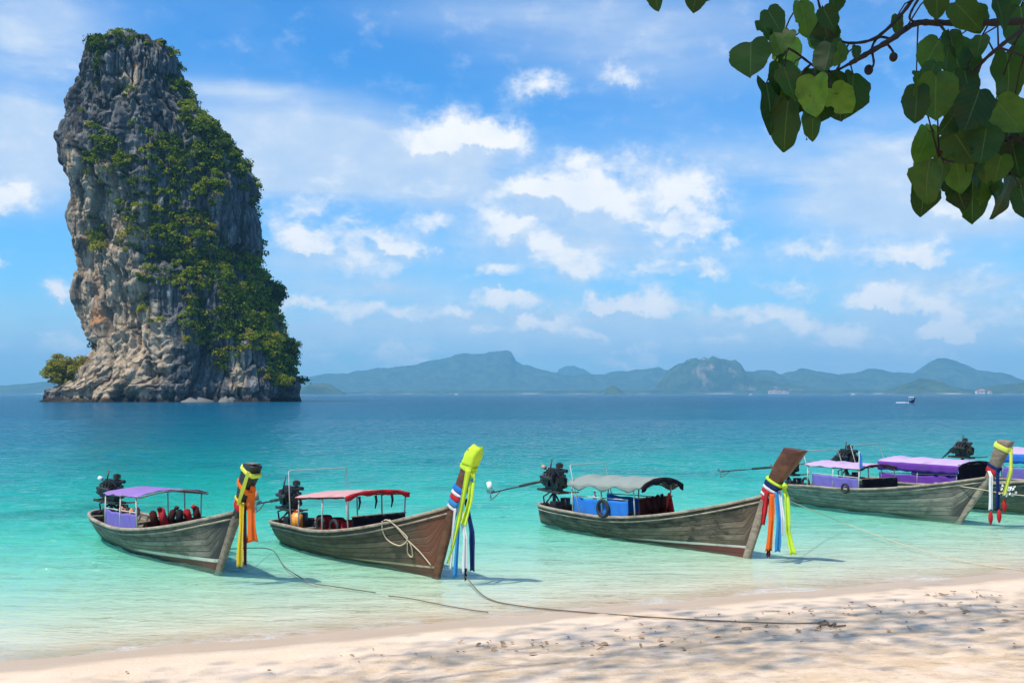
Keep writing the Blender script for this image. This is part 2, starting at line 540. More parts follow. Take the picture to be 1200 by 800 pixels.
# ------------------------------------------------------------------ far coast
m_hill, t = new_mat('forest_hill')
g = t.n('ShaderNodeNewGeometry')
sp = t.n('ShaderNodeSeparateXYZ', {0: g.outputs['Position']})
sn = t.n('ShaderNodeSeparateXYZ', {0: g.outputs['Normal']})
a = t.noise(g.outputs['Position'], 0.01, 6, 0.65)
c = t.mix(t.smooth(a, 0.35, 0.65), (0.028, 0.05, 0.022), (0.075, 0.105, 0.04))
cl = t.n('ShaderNodeAttribute', attribute_name='cliff').outputs['Fac']
cm = t.m('MULTIPLY', cl, t.smooth(t.noise(t.vm('MULTIPLY', g.outputs['Position'], (1, 1, .6)), 0.006, 5, 0.6), 0.55, 0.66))
c = t.mix(cm, c, (0.30, 0.20, 0.14))
c = t.mix(t.m('MULTIPLY', t.smooth(sp.outputs[2], 2.0, 12.0, 1.0, 0.0), t.smooth(t.noise(g.outputs['Position'], 0.002, 4, 0.6), 0.5, 0.62)), c, (0.40, 0.35, 0.28))
p = t.n('ShaderNodeBsdfDiffuse', {'Color': c})
t.n('ShaderNodeOutputMaterial', {0: p.outputs[0]})


def ridge(name, pts, D, depth, label, seed, cliff=0.0, rough=1.0):
    D, depth = D * 2.0, depth * 2.0
    """a real ridge: the crest line at its own distance, with slopes running down on both sides"""
    px = np.array([q[0] for q in pts], float)
    pz = np.array([max(0, (461 - q[1]) / F * D + H) for q in pts])
    x = (px - 600) / F * D
    xs = np.linspace(x[0], x[-1], 320)
    h = np.interp(xs, x, pz)
    h = h + np.minimum(h * .12, 1.6 * D / F) * fbm(xs * 20 / D * 3, xs * 0, oct=4, seed=seed) * rough
    ts = np.linspace(-1, 1, 41)
    X, T_ = np.meshgrid(xs, ts)
    prof = np.clip(1 - np.abs(T_) ** 1.25, 0, 1) if not cliff else np.clip(1.08 - np.abs(T_) ** 3, 0, 1)
    prof = np.minimum(prof, 1)
    Yy = D + T_ * depth + 0.3 * depth * vnoise(X * 6 / D, T_ * 0, seed=seed + 3)
    Zz = np.maximum(h, 0)[None, :] * prof
    gul = fbm(X * 30 / D, Yy * 30 / D, oct=5, seed=seed + 9)
    Zz = Zz + np.where(np.abs(T_) < .96, gul * Zz * .26 * np.clip(np.abs(T_) * 3, 0, 1), 0)
    Zz = np.where(np.abs(T_) >= .999, -3, np.maximum(Zz, -3))
    Zz[:, 0] = -3
    Zz[:, -1] = -3
    o = np_mesh(name, np.stack([X, Yy, Zz], -1).reshape(-1, 3), grid_quads(*X.shape), m_hill, True,
                {'cliff': np.full(X.size, cliff)})
    return struct(o, label, 'hill')


ridge('hills', [(280, 461), (300, 452), (350, 447), (380, 440), (420, 436), (470, 430), (520, 422), (545, 416), (575, 414.5), (585, 413), (595, 410.5),
                (599, 412), (604, 421), (612, 428), (640, 436), (670, 440), (700, 439), (735, 435), (760, 433), (790, 435), (830, 440), (880, 450), (900, 461)],
      6600, 700, 'long blue mountain with a small peaked summit', 101)
ridge('hills', [(635, 461), (645, 444), (655, 434), (664, 430), (673, 428.5), (683, 431), (692, 438), (710, 446), (725, 461)],
      8200, 400, 'rounded far knob behind the long blue ridge', 103)
ridge('hills', [(770, 461), (777, 445), (784, 436), (790, 431), (800, 428), (812, 423), (820, 426), (832, 424), (840, 429), (850, 427), (856, 422.5),
                (861, 425), (867, 433), (880, 440), (900, 446), (930, 453), (950, 461)], 4700, 230, 'craggy limestone mountain with pale cliffs', 105, cliff=1.0)
ridge('hills', [(850, 461), (868, 436), (885, 433), (905, 435), (912, 439), (930, 436), (938, 431), (946, 433), (957, 437), (975, 439), (1000, 438),
                (1015, 434), (1030, 432), (1047, 435), (1075, 435), (1085, 429), (1097, 423), (1110, 419.5), (1120, 420), (1135, 425), (1150, 431),
                (1170, 436), (1195, 443), (1230, 446), (1280, 450), (1330, 461)], 5600, 500, 'blue wooded hills with a broad dome on the right', 107)
ridge('hills', [(1035, 461), (1050, 454), (1062, 448), (1075, 445), (1090, 446), (1102, 451), (1118, 456), (1140, 457), (1160, 453), (1185, 450), (1215, 446), (1260, 448), (1300, 461)],
      3600, 200, 'low dark green headland in front of the dome hill', 109)
ridge('hills', [(340, 461), (400, 459), (520, 458), (640, 457.5), (700, 457), (760, 457), (860, 457.5), (960, 457.5), (1100, 457), (1300, 457), (1320, 461)],
      4300, 60, 'low wooded shoreline along the far coast', 111)
ridge('hills', [(-200, 461), (-120, 452), (-40, 453), (0, 452), (25, 449), (55, 447), (90, 448), (140, 461)], 5200, 400, 'low blue land left of the rock tower', 113)
for pts, D, lb in (([(706, 461), (710, 457), (714, 454), (718, 453), (723, 454.5), (728, 458), (732, 461)], 3300, 'tiny dark rounded islet off the far coast'),
                   ([(345, 461), (356, 455), (366, 451), (378, 450.5), (388, 453), (396, 457), (404, 461)], 3400, 'small islet just right of the rock tower')):
    ridge('islet', pts, D, 60, lb, int(D), cliff=0.4)

# haze: one even box of air
m_haze, t = new_mat('haze_air')
pv = t.n('ShaderNodeVolumePrincipled', {'Color': (0.28, 0.70, 1.0, 1), 'Density': 0.00009, 'Anisotropy': 0.0})
t.n('ShaderNodeOutputMaterial', {'Volume': pv.outputs[0]})
hb = MB().box((0, 8700, 310), (46000, 17600, 660)).build('haze', m_haze)
hb['kind'] = 'stuff'
hb['label'] = 'thin blue haze over the sea'
hb['category'] = 'haze'

# ------------------------------------------------------------------ the rock tower
ROCK_Y = 470.0
LEFT = [(30, 118), (40, 108), (50, 98), (60, 87), (75, 84), (100, 80), (120, 72), (140, 65), (158, 58), (180, 57), (197, 62), (205, 68), (222, 75), (237, 79),
        (262, 80), (290, 84), (310, 89), (330, 90), (345, 86), (365, 88), (385, 93), (398, 99), (410, 107), (425, 101), (440, 92), (450, 76), (460, 55), (478, 48)]
RIGHT = [(30, 175), (44, 192), (52, 204), (60, 212), (75, 217), (107, 224), (128, 238), (146, 262), (167, 274), (185, 287), (212, 301), (248, 309), (268, 316), (290, 315),
         (303, 306), (315, 307), (330, 324), (361, 325), (382, 328), (403, 338), (430, 347), (450, 352), (478, 356)]
NR, NA = 400, 720
rows = np.linspace(478, 57, NR)
lx = np.interp(rows, [q[0] for q in LEFT], [q[1] for q in LEFT]) + np.interp(rows, [55, 100, 150, 200, 260, 420, 470], [10, 15, 24, 18, 8, 8, 11])
rx = np.interp(rows, [q[0] for q in RIGHT], [q[1] for q in RIGHT]) - np.interp(rows, [55, 100, 160, 250, 300, 420, 470], [16, 18, 16, 12, 10, 6, 4])
zc = H + (461 - rows) / F * ROCK_Y
cx = ((lx + rx) / 2 - 600) / F * ROCK_Y
ax = (rx - lx) / 2 / F * ROCK_Y
by = ax * 0.72
ang = np.linspace(0, 2 * np.pi, NA, endpoint=False)
A, Zr = np.meshgrid(ang, zc)
ca, sa = np.cos(A), np.sin(A)
pw = 0.72
ux, uy = np.sign(ca) * np.abs(ca) ** pw, np.sign(sa) * np.abs(sa) ** pw
bx = cx[:, None] + ax[:, None] * ux
byy = ROCK_Y + by[:, None] * uy
# relief
front = np.clip(-sa * 1.6, 0, 1)
rel = 7.0 * fbm(bx * .030, byy * .030, Zr * .016, oct=2, seed=200)
rel += 2.4 * fbm(bx * .085, byy * .085, Zr * .016, oct=3, seed=210)
flu = fbm(bx * .26, byy * .26, Zr * .035, oct=3, seed=220)
rel += 1.0 * fbm(bx * .9, byy * .9, Zr * .09, oct=3, seed=245)
rel += 1.6 * flu - 1.8 * np.clip(1 - np.abs(vnoise(bx * .13, byy * .13, Zr * .028, seed=230)) * 6, 0, 1)
rel += 0.8 * fbm(bx * .6, byy * .6, Zr * .28, oct=3, seed=240)
rel += 0.7 * fbm(bx * .12, byy * .12, Zr * .5, oct=2, seed=250)
# stepped ledges, and the band of a shallow overhang that runs across the face
lz = Zr + 6 * vnoise(bx * .04, byy * .04, seed=255)
rel += 1.6 * (np.abs((lz / 17) % 1 - .5) * 2 - .5)
pyr = 461 - (Zr - H) / ROCK_Y * F
pxr = 600 + bx / ROCK_Y * F
def gauss(x0, y0, sx, sy):
    return np.exp(-((pxr - x0) / sx) ** 2 - ((pyr - y0) / sy) ** 2)
rel -= front * 5.0 * gauss(150, 372, 26, 50)
rel += front * 6.0 * gauss(160, 315, 22, 16)
rel += front * 9.0 * gauss(238, 420, 28, 55)
rel += front * 6.0 * gauss(96, 355, 16, 40)
rel -= front * 6.0 * gauss(186, 392, 8, 14)
rel -= front * 5.0 * gauss(112, 330, 6, 60)
rel += front * 5.0 * gauss(225, 160, 40, 60)
side = 0.38 + 0.62 * np.abs(sa) ** .7
def slabs(su, sv, seed):
    """fractured blocks: every cell of a jittered lattice has its own setback and tilt"""
    per = 160.0
    S1 = A / (2 * np.pi) * per / su * 2
    n_c = int(round(per / su * 2))
    S1 = A / (2 * np.pi) * n_c + .5 * vnoise(bx * .05, byy * .05, Zr * .03, seed=seed + 5)
    S2 = Zr / sv + .5 * vnoise(bx * .06, byy * .06, Zr * .02, seed=seed + 6)
    i0, j0 = np.floor(S1).astype(np.int64), np.floor(S2).astype(np.int64)
    best = np.full(A.shape, 1e9)
    sec = np.full(A.shape, 1e9)
    off = np.zeros(A.shape)
    for di in (-1, 0, 1):
        for dj in (-1, 0, 1):
            i, j = i0 + di, j0 + dj
            im = i % n_c
            fx = i + .15 + .7 * _h(im, j, im * 0, seed)
            fy = j + .15 + .7 * _h(im, j, im * 0, seed + 1)
            dd = np.hypot(S1 - fx, S2 - fy)
            o_ = (_h(im, j, im * 0, seed + 2) - .5) * 2 + (S1 - fx) * (_h(im, j, im * 0, seed + 3) - .5) * 1.8 + (S2 - fy) * (_h(im, j, im * 0, seed + 4) - .35) * 1.6
            m_ = dd < best
            sec = np.where(m_, best, np.minimum(sec, dd))
            off = np.where(m_, o_, off)
            best = np.where(m_, dd, best)
    return off, np.clip(1 - (sec - best) * 7, 0, 1)


o1, c1 = slabs(17.0, 34.0, 700)
o2, c2 = slabs(6.5, 15.0, 720)
o3, c3 = slabs(2.8, 5.0, 740)
rel = rel * .8 + 3.0 * o1 + 1.35 * o2 + .5 * o3 - 1.6 * c1 - .9 * c2 - .3 * c3
side = np.minimum(side, .45 + .55 * np.clip((pyr - 52) / 30, 0, 1))
side = side * np.where(np.abs(sa) < .5, .45 + 1.1 * np.abs(sa), 1)
rel = rel * side - 2.2 * (1 - np.abs(sa)) * (ca < 0) * np.clip(1 - np.abs(pyr - 140) / 50, 0, 1)
crack = np.clip(c1 * .9 + c2 * .7 + c3 * .35, 0, 1)
# wave-cut notch at sea level
notch = np.exp(-((Zr - 2.6) / 2.2) ** 2)
rel -= notch * (3.4 + 3.0 * vnoise(bx * .12, byy * .12, seed=260))
topf = np.clip((pyr - 44) / 30, 0, 1)
nl = np.sqrt((ux * 1.0) ** 2 + (uy / .72) ** 2)
VX = bx + rel * ux / nl
VY = byy + rel * (uy / .72) / nl
VZ = Zr + 1.2 * fbm(bx * .2, byy * .2, Zr * .2, oct=2, seed=270)
# close the top: extra rings shrinking inwards with a bumpy summit
caps = []
for k, sh in enumerate((.92, .8, .62, .42, .2, .02)):
    X_ = cx[-1] + (VX[-1] - cx[-1]) * sh
    Y_ = ROCK_Y + (VY[-1] - ROCK_Y) * sh
    px_ = 600 + X_ / ROCK_Y * F
    Z_ = zc[-1] + .6 + 1.5 * (1 - sh) + 2.0 * fbm(X_ * .11, Y_ * .11, oct=3, seed=280) + np.interp(px_, [90, 115, 150, 175, 208], [-6.5, -3.0, 1.0, .4, -5.0])
    caps.append((X_, Y_, Z_))
VX = np.vstack([VX] + [c_[0] for c_ in caps])
VY = np.vstack([VY] + [c_[1] for c_ in caps])
VZ = np.vstack([VZ] + [c_[2] for c_ in caps])
M_ = VX.shape[0]
idx = np.arange(M_ * NA).reshape(M_, NA)
nx_ = np.roll(idx, -1, 1)
Q = np.stack([idx[:-1], nx_[:-1], nx_[1:], idx[1:]], -1).reshape(-1, 4)
PX, PY = 600 + VX / ROCK_Y * F, 461 - (VZ - H) / ROCK_Y * F


def gm(x0, y0, sx, sy):
    return np.exp(-((PX - x0) / sx) ** 2 - ((PY - y0) / sy) ** 2)


warm = np.clip(1.15 * gm(158, 350, 34, 75) + .9 * gm(120, 300, 22, 55) + .8 * gm(130, 430, 40, 45) + .7 * gm(190, 420, 40, 40) + .5 * gm(300, 440, 10, 25)
               + .35 * gm(175, 110, 20, 25) + .4 * gm(110, 210, 14, 40) + .25 * gm(150, 240, 40, 60), 0, 1)
orange = np.clip(1.1 * gm(136, 376, 10, 9) + .9 * gm(112, 402, 9, 9) + .5 * gm(135, 340, 6, 30) + .5 * gm(118, 290, 5, 25) + .4 * gm(178, 95, 8, 6), 0, 1)
m_rock, t = new_mat('limestone')
g = t.n('ShaderNodeNewGeometry')
ps = g.outputs['Position']
v1 = t.noise(t.vm('MULTIPLY', ps, (1, 1, 0.16)), 0.16, 6, 0.65, 0.5)
v2 = t.noise(t.vm('MULTIPLY', ps, (1, 1, 0.14)), 0.55, 6, 0.72)
v3 = t.noise(ps, 0.9, 6, 0.7)
v4 = t.noise(ps, 0.05, 4, 0.6)
grey = t.ramp(t.m('MULTIPLY_ADD', v2, 0.55, t.m('MULTIPLY', v1, 0.5)), [(0.31, (0.024, 0.025, 0.028)), (0.45, (0.082, 0.082, 0.083)), (0.55, (0.17, 0.166, 0.158)), (0.67, (0.42, 0.40, 0.365))])
tan = t.ramp(t.m('MULTIPLY_ADD', v2, 0.5, t.m('MULTIPLY', v3, 0.5)), [(0.32, (0.16, 0.115, 0.075)), (0.42, (0.46, 0.335, 0.21)), (0.55, (0.64, 0.495, 0.335)), (0.68, (0.74, 0.63, 0.48))])
wa = t.n('ShaderNodeAttribute', attribute_name='warm').outputs['Fac']
oa = t.n('ShaderNodeAttribute', attribute_name='orange').outputs['Fac']
c = t.mix(t.smooth(t.m('ADD', wa, t.m('MULTIPLY_ADD', v1, 1.3, -0.62)), 0.16, 0.5), grey, tan)
stk = t.noise(t.vm('MULTIPLY', ps, (1, 1, 0.035)), 0.30, 5, 0.7, 0.4)
c = t.mix(t.smooth(stk, 0.53, 0.66, 0.0, 0.8), c, (0.030, 0.030, 0.032))
c = t.mix(t.smooth(t.noise(t.vm('MULTIPLY', ps, (1, 1, 0.05)), 0.42, 5, 0.7), 0.58, 0.70, 0.0, 0.55), c, (0.50, 0.44, 0.35))
c = t.mix(t.m('MULTIPLY', t.n('ShaderNodeAttribute', attribute_name='crack').outputs['Fac'], 0.6), c, (0.035, 0.033, 0.03))
c = t.mix(t.m('MULTIPLY', t.smooth(t.m('ADD', oa, t.m('MULTIPLY_ADD', v3, 0.9, -0.45)), 0.2, 0.7), 0.8), c, (0.58, 0.25, 0.10))
sz = t.n('ShaderNodeSeparateXYZ', {0: ps}).outputs[2]
c = t.mix(t.smooth(t.m('MULTIPLY_ADD', v3, 3.0, sz), 2.6, 4.6, 0.9, 0.0), c, (0.022, 0.016, 0.015))
bp = t.n('ShaderNodeBump', {'Strength': 1.0, 'Distance': 1.5, 'Height': t.m('MULTIPLY_ADD', v3, 0.35, t.m('ADD', t.m('MULTIPLY', v2, 1.3), t.m('MULTIPLY', v1, 0.5)))})
p = t.n('ShaderNodeBsdfPrincipled', {'Base Color': c, 'Roughness': 0.92, 'Specular IOR Level': 0.15, 'Normal': bp.outputs[0]})
t.n('ShaderNodeOutputMaterial', {0: p.outputs[0]})
RV = np.stack([VX, VY, VZ], -1).reshape(-1, 3)
rock = np_mesh('rock_tower', RV, Q, m_rock, False, {'warm': warm, 'orange': orange, 'crack': np.concatenate([crack, np.repeat(crack[-1:], len(caps), 0)])})
tag(rock, 'tall sheer limestone rock tower rising from the sea, grey and orange cliffs', 'sea stack')

# boulders at its foot
m_bould = pbr('wave_worn_rock', (0.15, 0.14, 0.125), 0.9, 0.5, 0.5, bump=0.4)
for i, (px, w, h, lb) in enumerate(((228, 17, 2.9, 'long pale boulder lying at the middle of the rock tower foot'), (268, 9, 3.4, 'pale blocky boulder right of the long one at the rock tower foot'))):
    yb = 436.0 + (i * 2)
    n_a, n_r = 40, 16
    rows_ = []
    for r_ in range(n_r):
        th = r_ / (n_r - 1) * math.pi / 2
        rows_.append([((px - 600) / F * yb + math.cos(a_) * math.cos(th) * w / 2 * (1 + .16 * math.sin(3 * a_ + i)), yb + math.sin(a_) * math.cos(th) * 7,
                       -1 + math.sin(th) * h * (1 + .18 * math.sin(5 * a_ + r_ * .4))) for a_ in np.linspace(0, 2 * math.pi, n_a, endpoint=False)])
    o = MB().grid(rows_, closed=True).build('boulder', m_bould, None, True)
    tag(o, lb, 'boulder')

# ------------------------------------------------------------------ foliage
m_leafy, t = new_mat('cliff_foliage')
tn = t.n('ShaderNodeAttribute', attribute_name='tint').outputs['Fac']
ps = t.n('ShaderNodeNewGeometry').outputs['Position']
c = t.ramp(tn, [(0.0, (0.018, 0.040, 0.008)), (0.28, (0.062, 0.108, 0.010)), (0.55, (0.19, 0.25, 0.012)), (0.82, (0.33, 0.34, 0.02)), (1.0, (0.34, 0.25, 0.05))])
d1 = t.n('ShaderNodeBsdfDiffuse', {'Color': c})
d2 = t.n('ShaderNodeBsdfTranslucent', {'Color': c})
t.n('ShaderNodeOutputMaterial', {0: t.n('ShaderNodeMixShader', {0: 0.42, 1: d1.outputs[0], 2: d2.outputs[0]}).outputs[0]})


def leaf_clumps(centers, radii, tints, per, size, seed, flat=0.85):
    """many leaf-sized quads spread through lumpy crowns"""
    r = np.random.default_rng(seed)
    n = len(centers)
    N = n * per
    ci = np.repeat(np.arange(n), per)
    d = r.normal(size=(N, 3))
    d /= np.linalg.norm(d, axis=1)[:, None]
    d[:, 2] = np.where(d[:, 2] < -.25, -d[:, 2], d[:, 2])
    rad = (0.45 + 0.6 * r.random(N) ** .6) * radii[ci]
    P = centers[ci] + d * rad[:, None] * np.array([1, 1, flat])
    nrm = d + .7 * r.normal(size=(N, 3))
    nrm /= np.linalg.norm(nrm, axis=1)[:, None]
    u = np.cross(nrm, r.normal(size=(N, 3)))
    u /= np.linalg.norm(u, axis=1)[:, None] + 1e-9
    v = np.cross(nrm, u)
    s = (size * (.6 + .8 * r.random(N)))[:, None]
    V = np.stack([P - u * s - v * s * .5, P + u * s * .9 - v * s * .6, P + u * s + v * s * .55, P - u * s * .8 + v * s * .6], 1).reshape(-1, 3)
    q = np.arange(N * 4).reshape(N, 4)
    tt = np.repeat(np.clip(tints[ci] + .10 * r.normal(size=N), 0, 1), 4)
    return V, q, tt


ELL = [(215, 215, 26, 40, .9), (235, 140, 14, 30, .9), (252, 175, 20, 34, 1.0), (262, 225, 20, 40, .8), (200, 250, 34, 28, 1.0), (190, 285, 26, 34, 1.0),
       (235, 290, 45, 36, 1.0), (265, 320, 50, 34, 1.1), (290, 350, 45, 34, 1.1), (250, 335, 30, 20, 1.1), (275, 385, 40, 30, 1.0), (320, 395, 24, 32, 1.0),
       (335, 425, 18, 22, 1.0), (300, 410, 26, 16, .8), (282, 428, 16, 10, .8), (205, 330, 16, 26, .9), (198, 368, 10, 14, .6), (318, 345, 18, 14, 1.0), (288, 195, 12, 24, .8),
       (300, 228, 12, 24, .8), (314, 262, 9, 24, .7), (145, 62, 22, 26, 1.0), (128, 60, 14, 14, .9), (168, 62, 12, 12, .7), (138, 100, 9, 18, .6), (190, 60, 14, 10, .6),
       (215, 100, 12, 18, .6), (145, 192, 22, 20, 1.0), (135, 255, 10, 22, .9), (140, 290, 9, 18, .8), (66, 146, 8, 22, .8), (72, 122, 6, 14, .6), (62, 172, 6, 14, .4),
       (115, 150, 18, 14, .35), (150, 130, 20, 20, .28), (175, 130, 16, 12, .35), (130, 165, 12, 12, .4), (160, 150, 40, 50, .10), (190, 180, 20, 30, .25),
       (175, 225, 14, 18, .6), (140, 225, 16, 12, .5), (215, 385, 12, 10, .4), (130, 400, 10, 10, .3), (240, 380, 9, 8, .3), (345, 452, 8, 14, .8), (155, 225, 12, 20, .3)]
dens = np.zeros_like(PX)
for (ex_, ey_, rx_, ry_, a_) in ELL:
    dens = np.maximum(dens, a_ * np.clip(1.35 - ((PX - ex_) / rx_) ** 2 - ((PY - ey_) / ry_) ** 2, 0, 1))
dens = np.maximum(dens, np.where(VY > ROCK_Y + 6, .30 * (vnoise(VX * .05, VY * .05, VZ * .04, seed=300) > 0.0), 0))
dens = dens * (0.55 + .9 * (vnoise(VX * .10, VY * .10, VZ * .07, seed=305) > -.35))
dens = np.where(VY > ROCK_Y, dens, dens ** 1.7)
dens *= (PY < 452)
prob = dens.reshape(-1)
prob = prob / prob.sum()
NB = 3100
sel = rng.choice(len(prob), NB, p=prob)
cen = RV[sel].copy()
out = np.stack([ux / nl, (uy / .72) / nl], -1)
out = np.concatenate([out] + [out[-1:]] * len(caps), 0).reshape(-1, 2)[sel]
rr = 0.9 + 2.7 * rng.random(NB) ** 1.7
cen[:, :2] += out * (rr * .35)[:, None]
cen[:, 2] += rr * .25
patchn = vnoise(cen[:, 0] * .06, cen[:, 1] * .06, cen[:, 2] * .06, seed=311)
tints = np.clip(.46 + .24 * patchn + .22 * rng.normal(size=NB) + .16 * (PY.reshape(-1)[sel] > 270), 0.02, .95)
V, q, tt = leaf_clumps(cen, rr, tints, 60, .46, 5)
veg = np_mesh('cliff_vegetation', V, q, m_leafy, False, {'tint': tt})
tag(veg, 'green bushes and creepers covering ledges of the rock tower', 'vegetation', kind='stuff')


m_bark = pbr('bark', (0.075, 0.052, 0.038), 0.9, 0.5, 3.0, bump=0.02)


def cliff_bush(px, py, w, h, n, tint, name, label, cat, seed, Yb=None, group=None):
    """a bush or tree of its own growing from the rock"""
    r = np.random.default_rng(seed)
    k = int(np.argmin((PX - px) ** 2 + (PY - (py + h * .35)) ** 2 + np.where(VY > ROCK_Y, 1e6, 0)))
    base = RV[k].copy()
    if Yb:
        base[1] = Yb
    sc = base[1] / F
    c0 = np.array([(px - 600) * sc, base[1] - 1.0, H + (461 - py) * sc])
    root = empty(name, (c0[0], c0[1] + 1.0, c0[2] - h * sc * .55))
    d = r.normal(size=(n, 3))
    d = d / np.linalg.norm(d, axis=1)[:, None] * (r.random(n) ** .45)[:, None] * np.array([w * .42, w * .3, h * .42]) * sc
    cen = c0 + d
    rr = (.9 + 1.5 * r.random(n))
    V, q, tt = leaf_clumps(cen, rr, np.clip(tint + .12 * r.normal(size=n), 0, 1), 60, .36, seed)
    off = np.array(root.location)
    np_mesh('crown', V - off, q, m_leafy, False, {'tint': tt}, root)
    mb = MB()
    for k_ in range(5):
        a_ = r.normal(size=3) * np.array([w * .25, w * .15, 0]) * sc
        top = Vector((c0 + np.array([a_[0], a_[1], h * .2 * sc])) - off)
        mb.tube([(a_[0] * .2, 0.6, 0), tuple(top * .5 + Vector((a_[0] * .2, 0, 0))), tuple(top)], [.34, .22, .07], 6)
    mb.build('trunk', m_bark, root, True)
    return tag(root, label, cat, group)


cliff_bush(82, 436, 70, 46, 260, .95, 'shrub', 'olive brown shrub spreading on the left foot of the rock tower', 'shrub', 401, 452)
cliff_bush(146, 190, 34, 30, 70, .55, 'shrub', 'round green bush alone high on the grey cliff face', 'shrub', 402)
cliff_bush(151, 44, 26, 18, 34, .22, 'tree', 'dark tree standing on the summit of the rock tower', 'tree', 403, 466)
cliff_bush(128, 50, 18, 14, 24, .30, 'tree', 'paler tree left of the dark one on the rock summit', 'tree', 404, 466)
cliff_bush(332, 446, 30, 16, 46, .72, 'shrub', 'yellow green shrub on the right foot of the rock tower', 'shrub', 405, 448)
cliff_bush(341, 408, 22, 26, 44, .25, 'tree', 'dark green tree leaning off the lower right edge of the rock', 'tree', 406, 462)
cliff_bush(328, 345, 18, 22, 34, .22, 'tree', 'dark tree jutting from the right edge above the lower slope', 'tree', 407, 464)

# ------------------------------------------------------------------ longtail boats
HMATS = {}


def hull_mat(name, light, dark, bow, stripe, bottom, stripe_w=0.05, stain=0.5, bowlen=0.6):
    m, t = new_mat(name)
    oc = t.n('ShaderNodeTexCoord').outputs['Object']
    u = t.n('ShaderNodeAttribute', attribute_name='along').outputs['Fac']     # metres from the stern
    fx = t.n('ShaderNodeAttribute', attribute_name='fore').outputs['Fac']     # metres back from the stem
    v = t.n('ShaderNodeAttribute', attribute_name='up').outputs['Fac']        # 0 keel, 1 sheer
    uv = t.n('ShaderNodeCombineXYZ', {0: u, 1: t.m('MULTIPLY', v, 9.0), 2: 0.0}).outputs[0]
    gr = t.noise(t.vm('MULTIPLY', uv, (0.8, 5.0, 1)), 3.0, 6, 0.7)
    bl_ = t.noise(t.vm('MULTIPLY', uv, (1.0, 0.35, 1)), 1.1, 6, 0.7, 0.3)
    pl = t.m('FLOOR', t.m('MULTIPLY', v, 9.0))
    tone = t.n('ShaderNodeTexWhiteNoise', {'W': t.m('ADD', pl, t.m('MULTIPLY', t.m('FLOOR', t.m('MULTIPLY', t.m('ADD', u, t.m('MULTIPLY', pl, 1.37)), 0.4)), 13.1))}, noise_dimensions='1D').outputs['Value']
    c = t.mix(t.smooth(t.m('ADD', t.m('MULTIPLY', gr, 0.5), t.m('MULTIPLY', bl_, 0.55)), 0.38, 0.66), dark, light)
    k = t.m('MULTIPLY_ADD', tone, 0.55, 0.50)
    c = t.mix(1.0, c, t.n('ShaderNodeCombineColor', {0: k, 1: k, 2: k}).outputs[0], 'MULTIPLY')
    # seams between the planks
    fr_ = t.m('FRACT', t.m('ADD', t.m('MULTIPLY', v, 9.0), t.m('MULTIPLY_ADD', gr, 0.12, -0.06)))
    seam = t.m('MULTIPLY', t.smooth(t.m('ABSOLUTE', t.m('SUBTRACT', fr_, 0.5)), 0.39, 0.48), t.smooth(bl_, 0.35, 0.6, 0.3, 0.9))
    c = t.mix(seam, c, (0.025, 0.022, 0.018))
    # tar stains and weeping marks with shapes of their own
    st = t.noise(t.vm('MULTIPLY', uv, (0.9, 0.22, 1)), 2.3, 5, 0.75, 0.6)
    c = t.mix(t.m('MULTIPLY', t.smooth(t.m('ADD', st, t.m('MULTIPLY', v, 0.16)), 0.56, 0.74), stain), c, (0.022, 0.021, 0.018))
    bwm = t.smooth(t.m('ADD', fx, t.m('MULTIPLY_ADD', bl_, 1.2, -0.6)), 0.1, bowlen, 1.0, 0.0)
    c = t.mix(t.m('MULTIPLY', bwm, 0.85), c, bow)
    z = t.n('ShaderNodeSeparateXYZ', {0: oc}).outputs[2]
    lift = t.m('MULTIPLY', t.m('MAXIMUM', t.m('SUBTRACT', u, 4.2), 0.0), 0.055)
    zz = t.m('ADD', t.m('SUBTRACT', z, lift), t.m('MULTIPLY_ADD', gr, 0.03, -0.015))
    below = t.smooth(zz, -0.012, 0.012, 1.0, 0.0)
    c = t.mix(t.m('MULTIPLY', below, 0.9), c, t.mix(gr, tuple(x * .5 for x in bottom), bottom))
    if stripe:
        sm = t.m('MULTIPLY', t.smooth(t.m('ABSOLUTE', t.m('SUBTRACT', zz, stripe_w / 2)), stripe_w * .42, stripe_w * .58, 1.0, 0.0), t.smooth(bl_, 0.3, 0.5, 0.35, 0.95))
        sm = t.m('MULTIPLY', sm, t.smooth(u, 3.4, 4.8))
        c = t.mix(sm, c, stripe)
    # slimy waterline
    wl = t.smooth(t.m('ADD', z, t.m('MULTIPLY_ADD', gr, 0.08, -0.04)), 0.02, 0.10, 0.75, 0.0)
    c = t.mix(t.m('MULTIPLY', wl, t.smooth(u, 6.4, 5.2)), c, (0.03, 0.036, 0.022))
    bp = t.n('ShaderNodeBump', {'Strength': 1.0, 'Distance': 0.012, 'Height': t.m('ADD', t.m('MULTIPLY', gr, 0.7), t.m('MULTIPLY', seam, -1.2))})
    p = t.n('ShaderNodeBsdfPrincipled', {'Base Color': c, 'Roughness': 0.72, 'Specular IOR Level': 0.3, 'Normal': bp.outputs[0]})
    t.n('ShaderNodeOutputMaterial', {0: p.outputs[0]})
    return m


